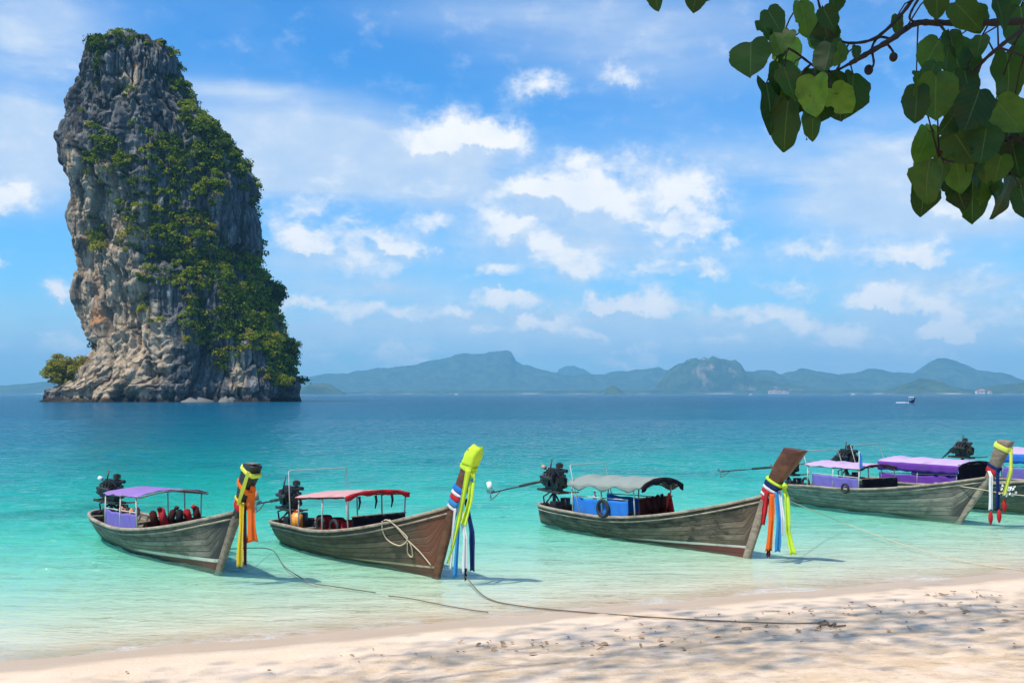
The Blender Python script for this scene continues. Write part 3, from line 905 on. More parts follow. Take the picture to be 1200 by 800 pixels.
def wood(name, light, dark, rough=0.75):
    m, t = new_mat(name)
    oc = t.n('ShaderNodeTexCoord').outputs['Object']
    gr = t.noise(t.vm('MULTIPLY', oc, (1.0, 6.0, 6.0)), 2.2, 6, 0.7, 0.3)
    bl_ = t.noise(oc, 3.5, 5, 0.7)
    c = t.mix(t.smooth(t.m('ADD', t.m('MULTIPLY', gr, 0.55), t.m('MULTIPLY', bl_, 0.5)), 0.36, 0.68), dark, light)
    bp = t.n('ShaderNodeBump', {'Strength': 1.0, 'Distance': 0.008, 'Height': gr})
    p = t.n('ShaderNodeBsdfPrincipled', {'Base Color': c, 'Roughness': rough, 'Specular IOR Level': 0.3, 'Normal': bp.outputs[0]})
    t.n('ShaderNodeOutputMaterial', {0: p.outputs[0]})
    return m


M = dict(
    rail=wood('weathered_rail', (0.42, 0.34, 0.25), (0.15, 0.115, 0.085)),
    deck=wood('deck_boards', (0.28, 0.22, 0.155), (0.09, 0.07, 0.05)),
    post_brown=wood('varnished_post', (0.155, 0.062, 0.030), (0.06, 0.024, 0.014), 0.5),
    post_grey=wood('weathered_post', (0.27, 0.20, 0.145), (0.11, 0.08, 0.06)),
    post_black=wood('dark_post', (0.035, 0.03, 0.03), (0.012, 0.012, 0.014), 0.5),
    stem_pale=wood('bare_stem', (0.36, 0.29, 0.21), (0.16, 0.12, 0.09)),
    pole=pbr('painted_pole', (0.55, 0.50, 0.43), 0.6, 0.3, 6, dirt=(0.2, 0.15, 0.1)),
    pipe=pbr('pale_pipe', (0.46, 0.43, 0.39), 0.4, 0.25, 6, dirt=(0.3, 0.2, 0.13)),
    black=pbr('oily_black_iron', (0.018, 0.018, 0.02), 0.45, 0.5, 14, bump=0.004, dirt=(0.06, 0.035, 0.02)),
    iron=pbr('dark_iron', (0.06, 0.055, 0.05), 0.45, 0.5, 16, metal=0.6, dirt=(0.12, 0.06, 0.03)),
    rust=pbr('rusty_iron', (0.20, 0.085, 0.04), 0.8, 0.5, 12, bump=0.003),
    steel=pbr('worn_steel', (0.45, 0.44, 0.43), 0.35, 0.3, 12, metal=0.8),
    rubber=pbr('rubber', (0.02, 0.02, 0.021), 0.75, 0.3, 10),
    white=pbr('white_plastic', (0.75, 0.74, 0.71), 0.5, 0.2, 5, dirt=(0.5, 0.45, 0.38)),
    tan=pbr('tan_plastic', (0.45, 0.25, 0.16), 0.5, 0.25, 8),
    jerry=pbr('orange_plastic', (0.80, 0.33, 0.045), 0.4, 0.15, 5, transl=0.12),
    purple=cloth('purple_tarp', (0.33, 0.20, 0.50)),
    purple_side=cloth('violet_tarp', (0.19, 0.15, 0.46)),
    deep_purple=cloth('deep_purple_tarp', (0.17, 0.055, 0.36)),
    lilac=cloth('lilac_tarp', (0.58, 0.42, 0.62)),
    pinkred=cloth('sun_faded_red_tarp', (0.66, 0.36, 0.35)),
    red=cloth('red_cloth', (0.55, 0.03, 0.035)),
    grey=cloth('grey_green_tarp', (0.30, 0.335, 0.30)),
    blue=cloth('blue_tarp', (0.035, 0.20, 0.62)),
    dark=cloth('black_tarp', (0.022, 0.018, 0.022)),
    maroon=cloth('maroon_tarp', (0.085, 0.022, 0.018)),
    orange=cloth('orange_cloth', (0.85, 0.16, 0.025)),
    vest=cloth('orange_vest', (0.80, 0.11, 0.03)),
    peach=cloth('pale_orange_cloth', (0.78, 0.36, 0.22)),
    yellow=cloth('yellow_cloth', (0.85, 0.55, 0.03)),
    lime=cloth('lime_cloth', (0.62, 0.82, 0.06)),
    lemon=cloth('lemon_cloth', (0.78, 0.80, 0.12)),
    wht=cloth('white_cloth', (0.78, 0.77, 0.76)),
    navy=cloth('navy_cloth', (0.015, 0.03, 0.13)),
    sky=cloth('bright_blue_cloth', (0.05, 0.28, 0.60)),
    rope=pbr('pale_rope', (0.52, 0.42, 0.28), 0.9, 0.3, 30, bump=0.003),
    darkrope=pbr('brown_rope', (0.16, 0.115, 0.07), 0.9, 0.4, 30, bump=0.003),
)


class Boat:
    def __init__(s, X, Y, hd, L, Bm, ss, sm, sb, rake):
        s.X, s.Y, s.hd, s.L, s.Bm, s.ss, s.sm, s.sb, s.rake = X, Y, hd, L, Bm, ss, sm, sb, rake

    def B(s, x):
        u, um = min(max(x / s.L, 0), 1), .42
        return s.Bm * (max(0, 1 - max(0, 1 - u / um) ** 2.8) ** .5 if u < um else 1 - .96 * ((u - um) / (1 - um)) ** 2.1)

    def S(s, x):
        u, um = min(max(x / s.L, 0), 1), .36
        return s.sm + ((s.ss - s.sm) * (1 - u / um) ** 2 if u < um else (s.sb - s.sm) * ((u - um) / (1 - um)) ** 1.7)

    def K(s, x):
        u = x / s.L
        return max(-.22 + .17 * max(0, 1 - u / .3) ** 2 + .12 * min(max((u - .5) / .35, 0), 1), (x - (s.L - s.rake * s.sb)) / s.rake)

    def Pw(s, x):
        return .42 + .5 * min(max((x / s.L - .45) / .55, 0), 1)

    def hw(s, x, z):
        k, S_ = s.K(x), s.S(x)
        return s.B(x) * min(max((z - k) / max(S_ - k, 1e-4), 0), 1) ** s.Pw(x)

    def world(s, x, y, z):
        c_, n_ = math.cos(s.hd), math.sin(s.hd)
        return Vector((s.X + c_ * x - n_ * y, s.Y + n_ * x + c_ * y, z))


def build_hull(b, root, mat, rail):
    L = b.L
    nst, nv = 84, 18
    us = [(i / nst) ** 1.25 for i in range(nst + 1)]
    V, F_, at = [], [], []
    def station(x, inner):
        k, S_, Bx, pw_ = b.K(x), b.S(x), b.B(x), b.Pw(x)
        k = min(k, S_ - .004)
        pts = []
        for j in range(nv + 1):
            tt_ = j / nv
            z = k + (S_ - k) * tt_
            y = Bx * tt_ ** pw_
            if inner:
                y = max(y - .035, 0.0)
                z = max(z, k + .03) if j < nv else z
            pts.append((y, z, tt_))
        return pts
    idx_ = {}
    for inner in (0, 1):
        for i, u in enumerate(us):
            x = u * L
            for sd in (-1, 1):
                for j, (y, z, tt_) in enumerate(station(x, inner)):
                    # clinker step: each strake laps a little over the next one
                    lap = 0.0 if inner else 0.009 * (1 - (tt_ * 9) % 1.0) * (1 if .05 < tt_ < .99 else 0)
                    idx_[(inner, i, sd, j)] = len(V)
                    xi = x + (.035 if inner and i == 0 else 0)
                    V.append((xi, sd * (y + lap if y > .05 else y), z))
                    at.append((x, L - (x - b.rake * (z - b.sb)) if False else (L - b.rake * (b.sb - z)) - x, tt_))
    for inner in (0, 1):
        for i in range(nst):
            for sd in (-1, 1):
                for j in range(nv):
                    q = (idx_[(inner, i, sd, j)], idx_[(inner, i + 1, sd, j)], idx_[(inner, i + 1, sd, j + 1)], idx_[(inner, i, sd, j + 1)])
                    F_.append(q if (sd < 0) ^ bool(inner) else q[::-1])
    for i in range(nst):
        for sd in (-1, 1):
            a_, b_, c_, d_ = idx_[(0, i, sd, nv)], idx_[(0, i + 1, sd, nv)], idx_[(1, i + 1, sd, nv)], idx_[(1, i, sd, nv)]
            F_.append((a_, b_, c_, d_) if sd < 0 else (d_, c_, b_, a_))
    at = np.array(at)
    o = np_mesh('hull', V, np.array(F_), mat, True, {'along': at[:, 0], 'fore': at[:, 1], 'up': at[:, 2]}, root)
    # gunwale rail with a rounded rectangular section, following the sheer round the stern
    path = []
    xs = [u * L for u in us]
    for x in reversed(xs[:-1]):
        path.append((x, -b.B(x), b.S(x)))
    for x in xs[1:-1]:
        path.append((x, b.B(x), b.S(x)))
    prof = [(.022, -.03), (.03, -.02), (.03, .02), (.02, .032), (-.045, .032), (-.055, .02), (-.055, -.022), (-.045, -.03)]
    rows_ = []
    for i, p_ in enumerate(path):
        d_ = (Vector(path[min(i + 1, len(path) - 1)]) - Vector(path[max(i - 1, 0)]))
        d_.z = 0
        d_.normalize()
        outv = Vector((-d_.y, d_.x, 0))
        if outv.dot(Vector((p_[0] - L * .45, p_[1] * 6, 0))) < 0:
            outv = -outv
        rows_.append([Vector(p_) + outv * a_ + Vector((0, 0, z_)) for a_, z_ in prof])
    mb = MB().grid(rows_, closed=True)
    n_ = len(mb.v)
    mb.f += [tuple(range(8)), tuple(range(n_ - 8, n_))[::-1]]
    mb.build('gunwale', rail, root, True)
    # rubbing strake a hand below the rail
    mb = MB()
    for sd in (-1, 1):
        rows_ = []
        for x in np.linspace(L * .03, L * .985, 54):
            z = b.S(x) - .11
            y = b.hw(x, z)
            rows_.append([(x, sd * (y + e_), z + zz) for e_, zz in ((.004, -.02), (.028, -.014), (.028, .014), (.004, .02), (-.02, 0))])
        mb.grid(rows_, closed=True)
    mb.build('rubbing_strake', rail, root, True)
    # floor boards, cross frames and thwarts
    zf = 0.13
    rows_ = []
    for x in np.linspace(.35, L * .86, 40):
        w_ = max(b.hw(x, zf) - .04, .02)
        rows_.append([(x, y, zf) for y in np.linspace(-w_, w_, 7)])
    MB().slab(rows_, .03).build('floor', M['deck'], root)
    for x in np.arange(.5, L * .9, .42):
        pts = []
        for z in np.linspace(b.S(x) - .035, zf + .012, 7):
            pts.append((x, -max(b.hw(x, z) - .052, .01), z))
        for z in np.linspace(zf + .012, b.S(x) - .035, 7):
            pts.append((x, max(b.hw(x, z) - .052, .01), z))
        MB().tube(pts, .022, 5).build('rib', M['deck'], root)
    for x in (L * .20, L * .36, L * .52, L * .66):
        z = b.S(x) - .16
        w_ = b.hw(x, z) - .045
        MB().box((x, 0, z), (.22, 2 * w_, .035)).build('thwart', M['deck'], root, bevel=.006)
    # little fore deck
    rows_ = []
    for x in np.linspace(L * .80, L * .975, 14):
        z = b.S(x) - .035
        w_ = max(b.hw(x, z) - .045, .01)
        rows_.append([(x, y, z + .012 * (1 - (y / max(w_, .01)) ** 2)) for y in np.linspace(-w_, w_, 7)])
    MB().slab(rows_, .03).build('fore_deck', M['deck'], root)
    return o


def post_axis(b, topx, topz, a_top, t_top):
    """centre, forward half depth and half thickness of the stem post at height z"""
    def at(z):
        if z <= b.sb:
            x = b.L - b.rake * (b.sb - z) - .02
            return Vector((x, 0, z)), .085 + .05 * max(0, z / b.sb) , .05 + .02 * max(0, z / b.sb)
        k = (z - b.sb) / (topz - b.sb)
        bend = k * (1 - k) * -.06
        x = b.L - .02 + (topx - b.L + .02) * k + bend
        return Vector((x, 0, z)), .135 + (a_top / 2 - .135) * min(1, k * 1.5), .07 + (t_top / 2 - .07) * min(1, k * 1.3)
    return at


def build_post(b, root, at, topz, mat, stem_mat, cut=-.03):
    def loop(z, tilt=0.0, grow=1.0):
        c_, a_, h_ = at(z)
        pts = []
        for k in range(16):
            th = 2 * math.pi * k / 16
            ex_ = math.copysign(abs(math.cos(th)) ** .45, math.cos(th)) * a_ * grow
            ey_ = math.copysign(abs(math.sin(th)) ** .45, math.sin(th)) * h_ * grow
            pts.append(c_ + Vector((ex_, ey_, tilt * ex_ / a_)))
        return pts
    zs = list(np.linspace(b.sb - .14, topz, 16))
    mb = MB()
    rows_ = [loop(z) for z in zs[:-1]] + [loop(zs[-1] - .015, cut * .9), loop(zs[-1], cut * .9, .93)]
    mb.grid(rows_, closed=True)
    n_ = len(mb.v)
    mb.f += [tuple(range(n_ - 16, n_)), tuple(range(16))[::-1]]
    mb.build('bow_post', mat, root, True)
    rows_ = []
    for z in np.linspace(-.10, b.sb - .10, 14):
        x = b.L - b.rake * (b.sb - z)
        w_ = .045 + .02 * max(0, z)
        rows_.append([(x - .11, -w_ - .015, z), (x + .02, -w_, z), (x + .065, -w_ * .6, z), (x + .065, w_ * .6, z), (x + .02, w_, z), (x - .11, w_ + .015, z)])
    mb = MB().grid(rows_, closed=True)
    n_ = len(mb.v)
    mb.f += [tuple(range(n_ - 6, n_)), tuple(range(6))[::-1]]
    mb.build('stem', stem_mat, root, bevel=.004)


def build_engine(b, root, x0, z0, yaw, pitch, tail, cover=None, big=1.0, bottle=None):
    """a bare car engine on a pivot at the stern, with its long propeller shaft"""
    Mx = Matrix.Translation((x0, 0, z0)) @ Matrix.Rotation(yaw, 4, 'Z') @ Matrix.Rotation(pitch, 4, 'Y')
    def pt(*p):
        return Mx @ Vector(p)
    R3 = Mx.to_3x3()
    s = big
    mb = MB()
    mb.box(pt(0, 0, .02 * s), (.62 * s, .26 * s, .30 * s), R3)            # block
    mb.box(pt(0, 0, -.16 * s), (.50 * s, .22 * s, .12 * s), R3, 1.0)      # sump
    mb.box(pt(.0, .02, .24 * s), (.54 * s, .20 * s, .12 * s), R3)         # head
    mb.box(pt(-.02, 0, .325 * s), (.44 * s, .13 * s, .06 * s), R3, .85)   # cam cover
    for k in range(4):
        mb.tube([pt((-.2 + .13 * k) * s, -.1 * s, .24 * s), pt((-.2 + .13 * k) * s, -.21 * s, .22 * s), pt((-.16 + .1 * k) * s, -.25 * s, .12 * s)], .03 * s, 8)
        mb.tube([pt((-.2 + .13 * k) * s, .1 * s, .26 * s), pt((-.2 + .13 * k) * s, .22 * s, .28 * s)], .028 * s, 8)
    mb.tube([pt(-.26 * s, -.25 * s, .11 * s), pt(.26 * s, -.25 * s, .11 * s)], .045 * s, 10)
    mb.tube([pt(-.22 * s, .24 * s, .29 * s), pt(.22 * s, .24 * s, .29 * s)], .05 * s, 10)
    mb.tube([pt(.05 * s, .16 * s, -.05 * s), pt(.22 * s, .16 * s, -.05 * s)], .075 * s, 12)   # alternator
    mb.tube([pt(-.30 * s, 0, .02 * s), pt(-.42 * s, 0, -.02 * s), pt(-.56 * s, 0, -.05 * s)], [.15 * s, .13 * s, .07 * s], 12)  # bell housing
    mb.box(pt(-.12 * s, -.13 * s, -.02 * s), (.20 * s, .12 * s, .22 * s), R3, .9)   # starter and filters on the flanks
    mb.box(pt(.12 * s, .17 * s, .12 * s), (.26 * s, .10 * s, .16 * s), R3, .8)
    mb.tube([pt(.16 * s, -.17 * s, -.02 * s), pt(.16 * s, -.17 * s, .14 * s)], .05 * s, 10)
    mb.tube([pt(-.3 * s, .12 * s, .3 * s), pt(-.36 * s, .2 * s, .12 * s), pt(-.25 * s, .2 * s, -.1 * s), pt(-.1 * s, .14 * s, -.2 * s)], .022 * s, 8)
    mb.tube([pt(.28 * s, .05 * s, .2 * s), pt(.40 * s, .1 * s, .12 * s), pt(.34 * s, .14 * s, -.12 * s), pt(.2 * s, .1 * s, -.16 * s)], .024 * s, 8)
    mb.tube([pt(.1 * s, -.12 * s, .32 * s), pt(.25 * s, -.2 * s, .38 * s), pt(.38 * s, -.14 * s, .2 * s)], .02 * s, 8)
    eng = mb.build('engine', M['black'], root)
    MB().tube([pt(.32 * s, 0, .06 * s), pt(.36 * s, 0, .06 * s)], .13 * s, 18).tube([pt(.32 * s, .12 * s, -.07 * s), pt(.36 * s, .12 * s, -.07 * s)], .06 * s, 14).build('pulley', M['iron'], eng)
    MB().tube([pt(.12 * s, -.25 * s, .12 * s), pt(.14 * s, -.27 * s, .3 * s), pt(.14 * s, -.24 * s, .42 * s), pt(.13 * s, -.2 * s, .62 * s)], .02 * s, 8).build('exhaust_pipe', M['iron'], eng, True)
    MB().tube([pt(-.05 * s, .2 * s, .36 * s), pt(-.05 * s, .2 * s, .46 * s)], .10 * s, 16).tube([pt(-.05 * s, .2 * s, .462 * s), pt(-.05 * s, .2 * s, .485 * s)], .06 * s, 12).build('air_filter', M['iron'], eng)
    if cover is not M['tan'] and bottle:
        MB().tube([pt(-.28 * s, -.1 * s, .34 * s), pt(-.40 * s, -.1 * s, .36 * s)], .055 * s, 12).build('coolant_bottle', bottle, eng, True)
    # cradle and pivot
    mb = MB()
    for sd in (-1, 1):
        mb.box(pt(-.05, sd * .15 * s, -.25 * s), (.95 * s, .045, .06), R3)
    mb.box(pt(-.45 * s, 0, -.25 * s), (.05, .34 * s, .06), R3)
    mb.box(pt(.38 * s, 0, -.25 * s), (.05, .34 * s, .06), R3)
    mb.build('engine_cradle', M['iron'], root, bevel=.005)
    zs = b.S(.3)
    mb = MB().tube([(x0, 0, z0 - .26 * s), (x0, 0, zs - .03)], .05, 10)
    mb.tube([(x0 - .02, -.02, z0 - .3 * s), (x0 - .08, -.30, zs - .0)], .025, 8)
    mb.tube([(x0 - .02, .02, z0 - .3 * s), (x0 - .08, .30, zs - .0)], .025, 8)
    mb.build('engine_stand', M['iron'], root, True)
    wst = max(b.hw(x0, zs - .05), .3)
    MB().box((x0 + .25, -.12, zs - .02), (.30, .24, .34)).build('battery_box', M['black'], root, bevel=.02)
    MB().tube([(x0 + .22, .22, zs - .14), (x0 + .22, .22, zs + .22)], .14, 16).build('fuel_tank', M['black'], root, True)
    MB().tube([pt(.1 * s, -.1 * s, -.2 * s), (x0 - .18, -.24, zs + .25), (x0 - .16, -.2, zs - .05)], .022, 8).build('hose', M['rubber'], root, True)
    MB().box((x0, 0, zs - .075), (.22, 2 * wst - .1, .08)).build('stern_beam', M['deck'], root, bevel=.008)
    # steering tiller reaching forward
    MB().tube([pt(.36 * s, .02, -.22 * s), pt(.7 * s, .0, -.20 * s), pt(1.05 * s, -.02, -.14 * s)], .02, 8).build('tiller', M['iron'], root, True)
    # tail
    q0 = pt(-.54 * s, 0, -.05 * s)
    q1 = Vector(tail)
    d_ = (q1 - q0)
    mid = q0 + d_ * .42
    sh = MB().tube([q0, mid], .042, 10).tube([mid, q1], .021, 8).build('tail_shaft', M['iron'], root, True)
    dn = d_.normalized()
    up = Vector((0, 0, 1))
    sidev = dn.cross(up).normalized()
    up = sidev.cross(dn)
    mb = MB().tube([q1 - dn * .02, q1 + dn * .1], [.035, .025], 10)
    for k in range(3):
        a0 = k * 2 * math.pi / 3 + .4
        rows_ = []
        for r_ in (.03, .08, .13, .165):
            w_ = .045 if r_ < .1 else .05 if r_ < .15 else .02
            ra = sidev * math.cos(a0) + up * math.sin(a0)
            ta = -sidev * math.sin(a0) + up * math.cos(a0)
            pit = .8 - r_ * 3
            tv = ta * math.cos(pit) + dn * math.sin(pit)
            rows_.append([q1 + dn * .05 + ra * r_ + tv * (w_ * e_) for e_ in (-1, 0, 1)])
        mb.slab(rows_, .008, tuple(dn))
    mb.build('propeller', M['steel'], sh)
    # skeg strut under the shaft
    MB().tube([q1 - dn * .45 - up * .01, q1 - dn * .12 - up * .16, q1 + dn * .12 - up * .20], .014, 6).build('skeg', M['rust'], sh, True)
    if cover:
        MB().tube([q1 + dn * .05 + up * .1, q1 + dn * .09 + up * .34], [.085, .075], 14).build('propeller_cover', cover, sh, True)
    return eng


def arch_roof(b, root, x0, x1, ze0, ze1, rise, mat, over=.06, valance=.0, scallop=0.0, valance_mat=None, droop=0.0, front_valance=None, halfw=None, name='canopy'):
    """hooped fabric roof over the boat; ze = edge height at rear and front"""
    n_, m_ = 24, 22
    rows_ = []
    wd = lambda x: (halfw or b.Bm * .92) + over
    for i in range(n_ + 1):
        k = i / n_
        x = x0 + (x1 - x0) * k
        ze = ze0 + (ze1 - ze0) * k
        row = []
        for j in range(m_ + 1):
            y = -1 + 2 * j / m_
            sag = -.022 * math.sin(k * math.pi * 3) ** 2
            z = ze + rise * (1 - abs(y) ** 2.2) + sag + .010 * math.sin(k * 23 + y * 5) + .006 * math.sin(k * 51 - y * 17) - droop * k * k
            row.append((x + .01 * math.sin(y * 9), y * wd(x), z))
        rows_.append(row)
    o = MB().slab(rows_, .012).build(name, mat, root, True)
    if valance:
        for sd in (-1, 1):
            rr_ = []
            for i in range(n_ * 2 + 1):
                k = i / (n_ * 2)
                x = x0 + (x1 - x0) * k
                ze = ze0 + (ze1 - ze0) * k - droop * k * k
                hh = valance * (1 - scallop * abs(math.cos(k * math.pi * 3.0)) ** 1.5) * (1 + .05 * math.sin(k * 37))
                yy = sd * (wd(x) + .014)
                rr_.append([(x, yy + sd * .015 * math.sin(k * 45) * f_, ze - hh * f_ - .004) for f_ in (0, .33, .66, 1)])
            MB().slab(rr_, .006, (0, sd, 0)).build('valance', valance_mat or mat, o, True)
    if front_valance:
        hv, fm = front_valance
        rr_ = []
        for j in range(25):
            y = -1 + 2 * j / 24
            z = ze1 + rise * (1 - abs(y) ** 2.2) - droop
            rr_.append([(x1 + .018 + .015 * math.sin(j * 1.3) * f_, y * wd(x1), z - (hv * (.8 + .25 * math.sin(j * .9))) * f_) for f_ in (0, .5, 1)])
        MB().slab(rr_, .006, (1, 0, 0)).build('valance', fm, o, True)
    return o, wd


def add_posts(b, root, xs, ze, wd, mat, r=.018, inset=.05):
    for x in xs:
        for sd in (-1, 1):
            y = sd * min(wd(x) - inset, b.B(x) + .02)
            yb = sd * (b.B(x) - .03)
            zt = ze(x)
            MB().tube([(x, yb, b.S(x) + .0), (x, y, zt)], r, 8).build('canopy_post', mat, root, True)


def hoops(b, root, xs, ze, rise, wd, mat):
    mb = MB()
    for x in xs:
        pts = [(x, y * (wd(x) - .03), ze(x) + rise * (1 - abs(y) ** 2.2) - .035) for y in np.linspace(-1, 1, 15)]
        mb.tube(pts, .016, 6)
    for sd in (-1, 1):
        xa, xb = min(xs), max(xs)
        mb.tube([(x, sd * (wd(x) - .04), ze(x) - .03) for x in np.linspace(xa, xb, 6)], .017, 6)
    mb.build('canopy_frame', mat, root, True)


def side_panel(b, root, x0, x1, h0, h1, mat, sides=(-1, 1), name='side_curtain'):
    for sd in sides:
        rr_ = []
        for i in range(21):
            k = i / 20
            x = x0 + (x1 - x0) * k
            y = sd * (b.B(x) - .045)
            zb = b.S(x) - .02
            hh = h0 + (h1 - h0) * k + .012 * math.sin(k * 19)
            rr_.append([(x, y + .010 * math.sin(k * 31 + f_ * 4), zb + hh * f_) for f_ in np.linspace(0, 1, 7)])
        MB().slab(rr_, .008, (0, sd, 0)).build(name, mat, root, True)
    mb = MB()
    for sd in sides:
        mb.tube([(x0, sd * (b.B(x0) - .04), b.S(x0) + h0), (x1, sd * (b.B(x1) - .04), b.S(x1) + h1)], .014, 6)
    mb.build('side_rail', M['pole'], root, True)


def front_panel(b, root, x, h, mat):
    rr_ = []
    w_ = b.B(x) - .05
    for i in range(25):
        y = -1 + 2 * i / 24
        rr_.append([(x + .02 * math.sin(i * .8 + f_ * 3) * f_, y * w_, b.S(x) - .12 + (h + .12 + .02 * math.sin(i * 1.7)) * f_) for f_ in np.linspace(0, 1, 7)])
    MB().slab(rr_, .01, (1, 0, 0)).build('front_curtain_or_shade', mat, root, True)
    MB().tube([(x + .01, -w_ - .02, b.S(x) + h), (x + .01, w_ + .02, b.S(x) + h)], .016, 6).build('front_rail', M['deck'], root, True)


def goal_post(b, root, x, ztop, lean=-.25, xs_lean=0.0):
    yb = b.B(x) - .03
    pts = [(x, -yb, b.S(x)), (x + lean * .5, -yb - .01, b.S(x) + (ztop - b.S(x)) * .5), (x + lean, -yb, ztop - .03), (x + lean, -yb + .04, ztop),
           (x + lean, yb - .04, ztop), (x + lean, yb, ztop - .03), (x + lean * .5, yb + .01, b.S(x) + (ztop - b.S(x)) * .5), (x, yb, b.S(x))]
    MB().tube(pts, .012, 8).build('shaft_gantry', M['pipe'], root, True)


def ribbon(root, name, pts, w0, w1, mat, wdir=(0.62, 0.78, 0), fold=.03, seed=0, nseg=26):
    fold *= .5
    w0, w1 = w0 * .8, w1 * .8
    """a hanging strip of cloth with folds"""
    P = [Vector(p) for p in pts]
    cum = [0]
    for i in range(1, len(P)):
        cum.append(cum[-1] + (P[i] - P[i - 1]).length)
    wd = Vector(wdir).normalized()
    rows_ = []
    for i in range(nseg + 1):
        s_ = cum[-1] * i / nseg
        j = max(k for k in range(len(P) - 1) if cum[k] <= s_ + 1e-9)
        f_ = (s_ - cum[j]) / max(cum[j + 1] - cum[j], 1e-9)
        p_ = P[j].lerp(P[j + 1], f_)
        d_ = (P[j + 1] - P[j]).normalized()
        k = i / nseg
        w_ = w0 + (w1 - w0) * k
        nn = d_.cross(wd)
        if nn.length < 1e-4:
            nn = Vector((1, 0, 0))
        nn.normalize()
        wv_ = nn.cross(d_).normalized()
        row = []
        for e_ in np.linspace(-1, 1, 11):
            off = fold * (math.sin(e_ * 4.2 + seed) + .5 * math.sin(e_ * 9 + k * 4 + seed * 2)) * min(1, .3 + k) + .012 * math.sin(k * 7 + seed)
            row.append(p_ + wv_ * (e_ * w_ / 2 * (1 - .25 * abs(math.sin(k * 4 + seed)))) + Vector((0, 0, -.03 * abs(e_ - .3 * math.sin(seed)) * k)) + nn * off)
        rows_.append(row)
    return MB().slab(rows_, .005, tuple(nn)).build(name, mat, root, True)


def band(root, at, z0, z1, mat, grow=1.0, pad=.010, slant=0.12, name='band'):
    """cloth wound tightly round the post"""
    rows_ = []
    for i in range(7):
        z = z0 + (z1 - z0) * i / 6
        c_, a_, h_ = at(z)
        bul = pad + .006 * math.sin(i / 6 * math.pi) + .005 * math.sin(i * 2.4) - (.045 * (i / 6) ** 5 if name == 'hood' else 0)
        pts = []
        for k in range(24):
            th = 2 * math.pi * k / 24
            ex_ = math.copysign(abs(math.cos(th)) ** .55, math.cos(th)) * (a_ + bul)
            ey_ = math.copysign(abs(math.sin(th)) ** .55, math.sin(th)) * (h_ + bul)
            pts.append(c_ + Vector((ex_, ey_, -slant * ex_ + .006 * math.sin(th * 5 + i) + (.02 * math.sin(th * 3 + i) if name == 'hood' else 0))) * 1.0)
        rows_.append(pts)
    mb = MB().grid(rows_, closed=True)
    n_ = len(mb.v)
    mb.f += [tuple(range(n_ - 24, n_)), tuple(range(24))[::-1]]
    return mb.build(name, mat, root, True)


def boat_root(b, label, name='longtail_boat'):
    r = empty(name, (b.X, b.Y, 0), b.hd)
    return tag(r, label, 'boat', 'longtail boats moored off the beach')


def at_root(b, name, label, cat, group=None):
    r = empty(name, (b.X, b.Y, 0), b.hd)
    return tag(r, label, cat, group)


def vest_bundle(b, name, label, x, y, z, w, h, mats, seed, group, cat='life vests'):
    """a crumpled life vest: lumpy padded panels with a strap"""
    r = random.Random(seed)
    root = at_root(b, name, label, cat, group)
    for q in range(2):
        Rm = (Matrix.Rotation(r.uniform(-.35, .35), 3, 'X') @ Matrix.Rotation(r.uniform(-.3, .3), 3, 'Y') @ Matrix.Rotation(r.uniform(-.4, .4), 3, 'Z'))
        MB().box((x + (q - .5) * .05, y + (q - .5) * w * .52, z + r.uniform(-.05, .05)), (.11, w * .52, h * r.uniform(.8, 1.05)), Rm, r.uniform(.72, .95)).build('panel', mats[q % len(mats)], root, True, bevel=.03)
    MB().box((x + .01, y + .02, z + h * .46), (.10, w * .34, h * .22), Matrix.Rotation(r.uniform(-.5, .5), 3, 'X'), .8).build('collar', mats[0], root, True, bevel=.025)
    MB().tube([(x - .085, y - w * .55, z + .02), (x - .1, y, z - .0), (x - .085, y + w * .55, z + .02)], .012, 6).build('strap', M['dark'], root, True)
    return root


def tyre(b, name, label, x, y, z, r0, r1, axis_y=True, half=False, group=None, mat=None, cat='tyre'):
    root_pts = []
    n_ = 24
    rows_ = []
    for i in range(n_):
        a_ = 2 * math.pi * i / n_
        c_ = Vector((math.cos(a_), 0, math.sin(a_)))
        rows_.append([Vector((x, y, z)) + c_ * (r0 + r1 * math.cos(q)) + Vector((0, r1 * .9 * math.sin(q), 0)) for q in np.linspace(0, 2 * math.pi, 10, endpoint=False)])
    rows_.append(rows_[0])
    o = MB().grid(rows_, closed=True).build(name, mat or M['rubber'], None, True)
    o.location = (b.X, b.Y, 0)
    o.rotation_euler = (0, 0, b.hd)
    return tag(o, label, cat, group)


# ---- boat 1: far left, purple roof
B1 = Boat(-10.841, 27.052, -0.915, 9.14, 0.789, 0.526, 0.496, 1.328, 0.769)
hm1 = hull_mat('grey_weathered_hull', (0.32, 0.27, 0.20), (0.10, 0.083, 0.06), (0.035, 0.033, 0.035), (0.66, 0.62, 0.5), (0.20, 0.07, 0.045), .07, .55, 1.0)
r1 = boat_root(B1, 'leftmost wooden longtail boat, grey hull with a purple roof and orange bow ribbons')
build_hull(B1, r1, hm1, M['rail'])
at1 = post_axis(B1, 9.78, 2.28, .50, .24)
build_post(B1, r1, at1, 2.26, M['post_black'], M['post_grey'])
MB().box(at1(2.26)[0] + Vector((0, 0, .02)), (.40, .17, .02)).build('post_cap', M['post_grey'], r1, bevel=.006)
build_engine(B1, r1, .85, 1.06, .35, .06, (-1.1, 1.1, .02), None, .95, M['white'])
arch_roof(B1, r1, 2.9, 5.5, 1.24, 1.37, .11, M['purple'], droop=0)
ze1 = lambda x: 1.24 + .13 * (x - 2.9) / 2.6
wd1 = lambda x: B1.Bm * .92 + .06
add_posts(B1, r1, (2.95, 4.1, 5.2), ze1, wd1, M['pole'])
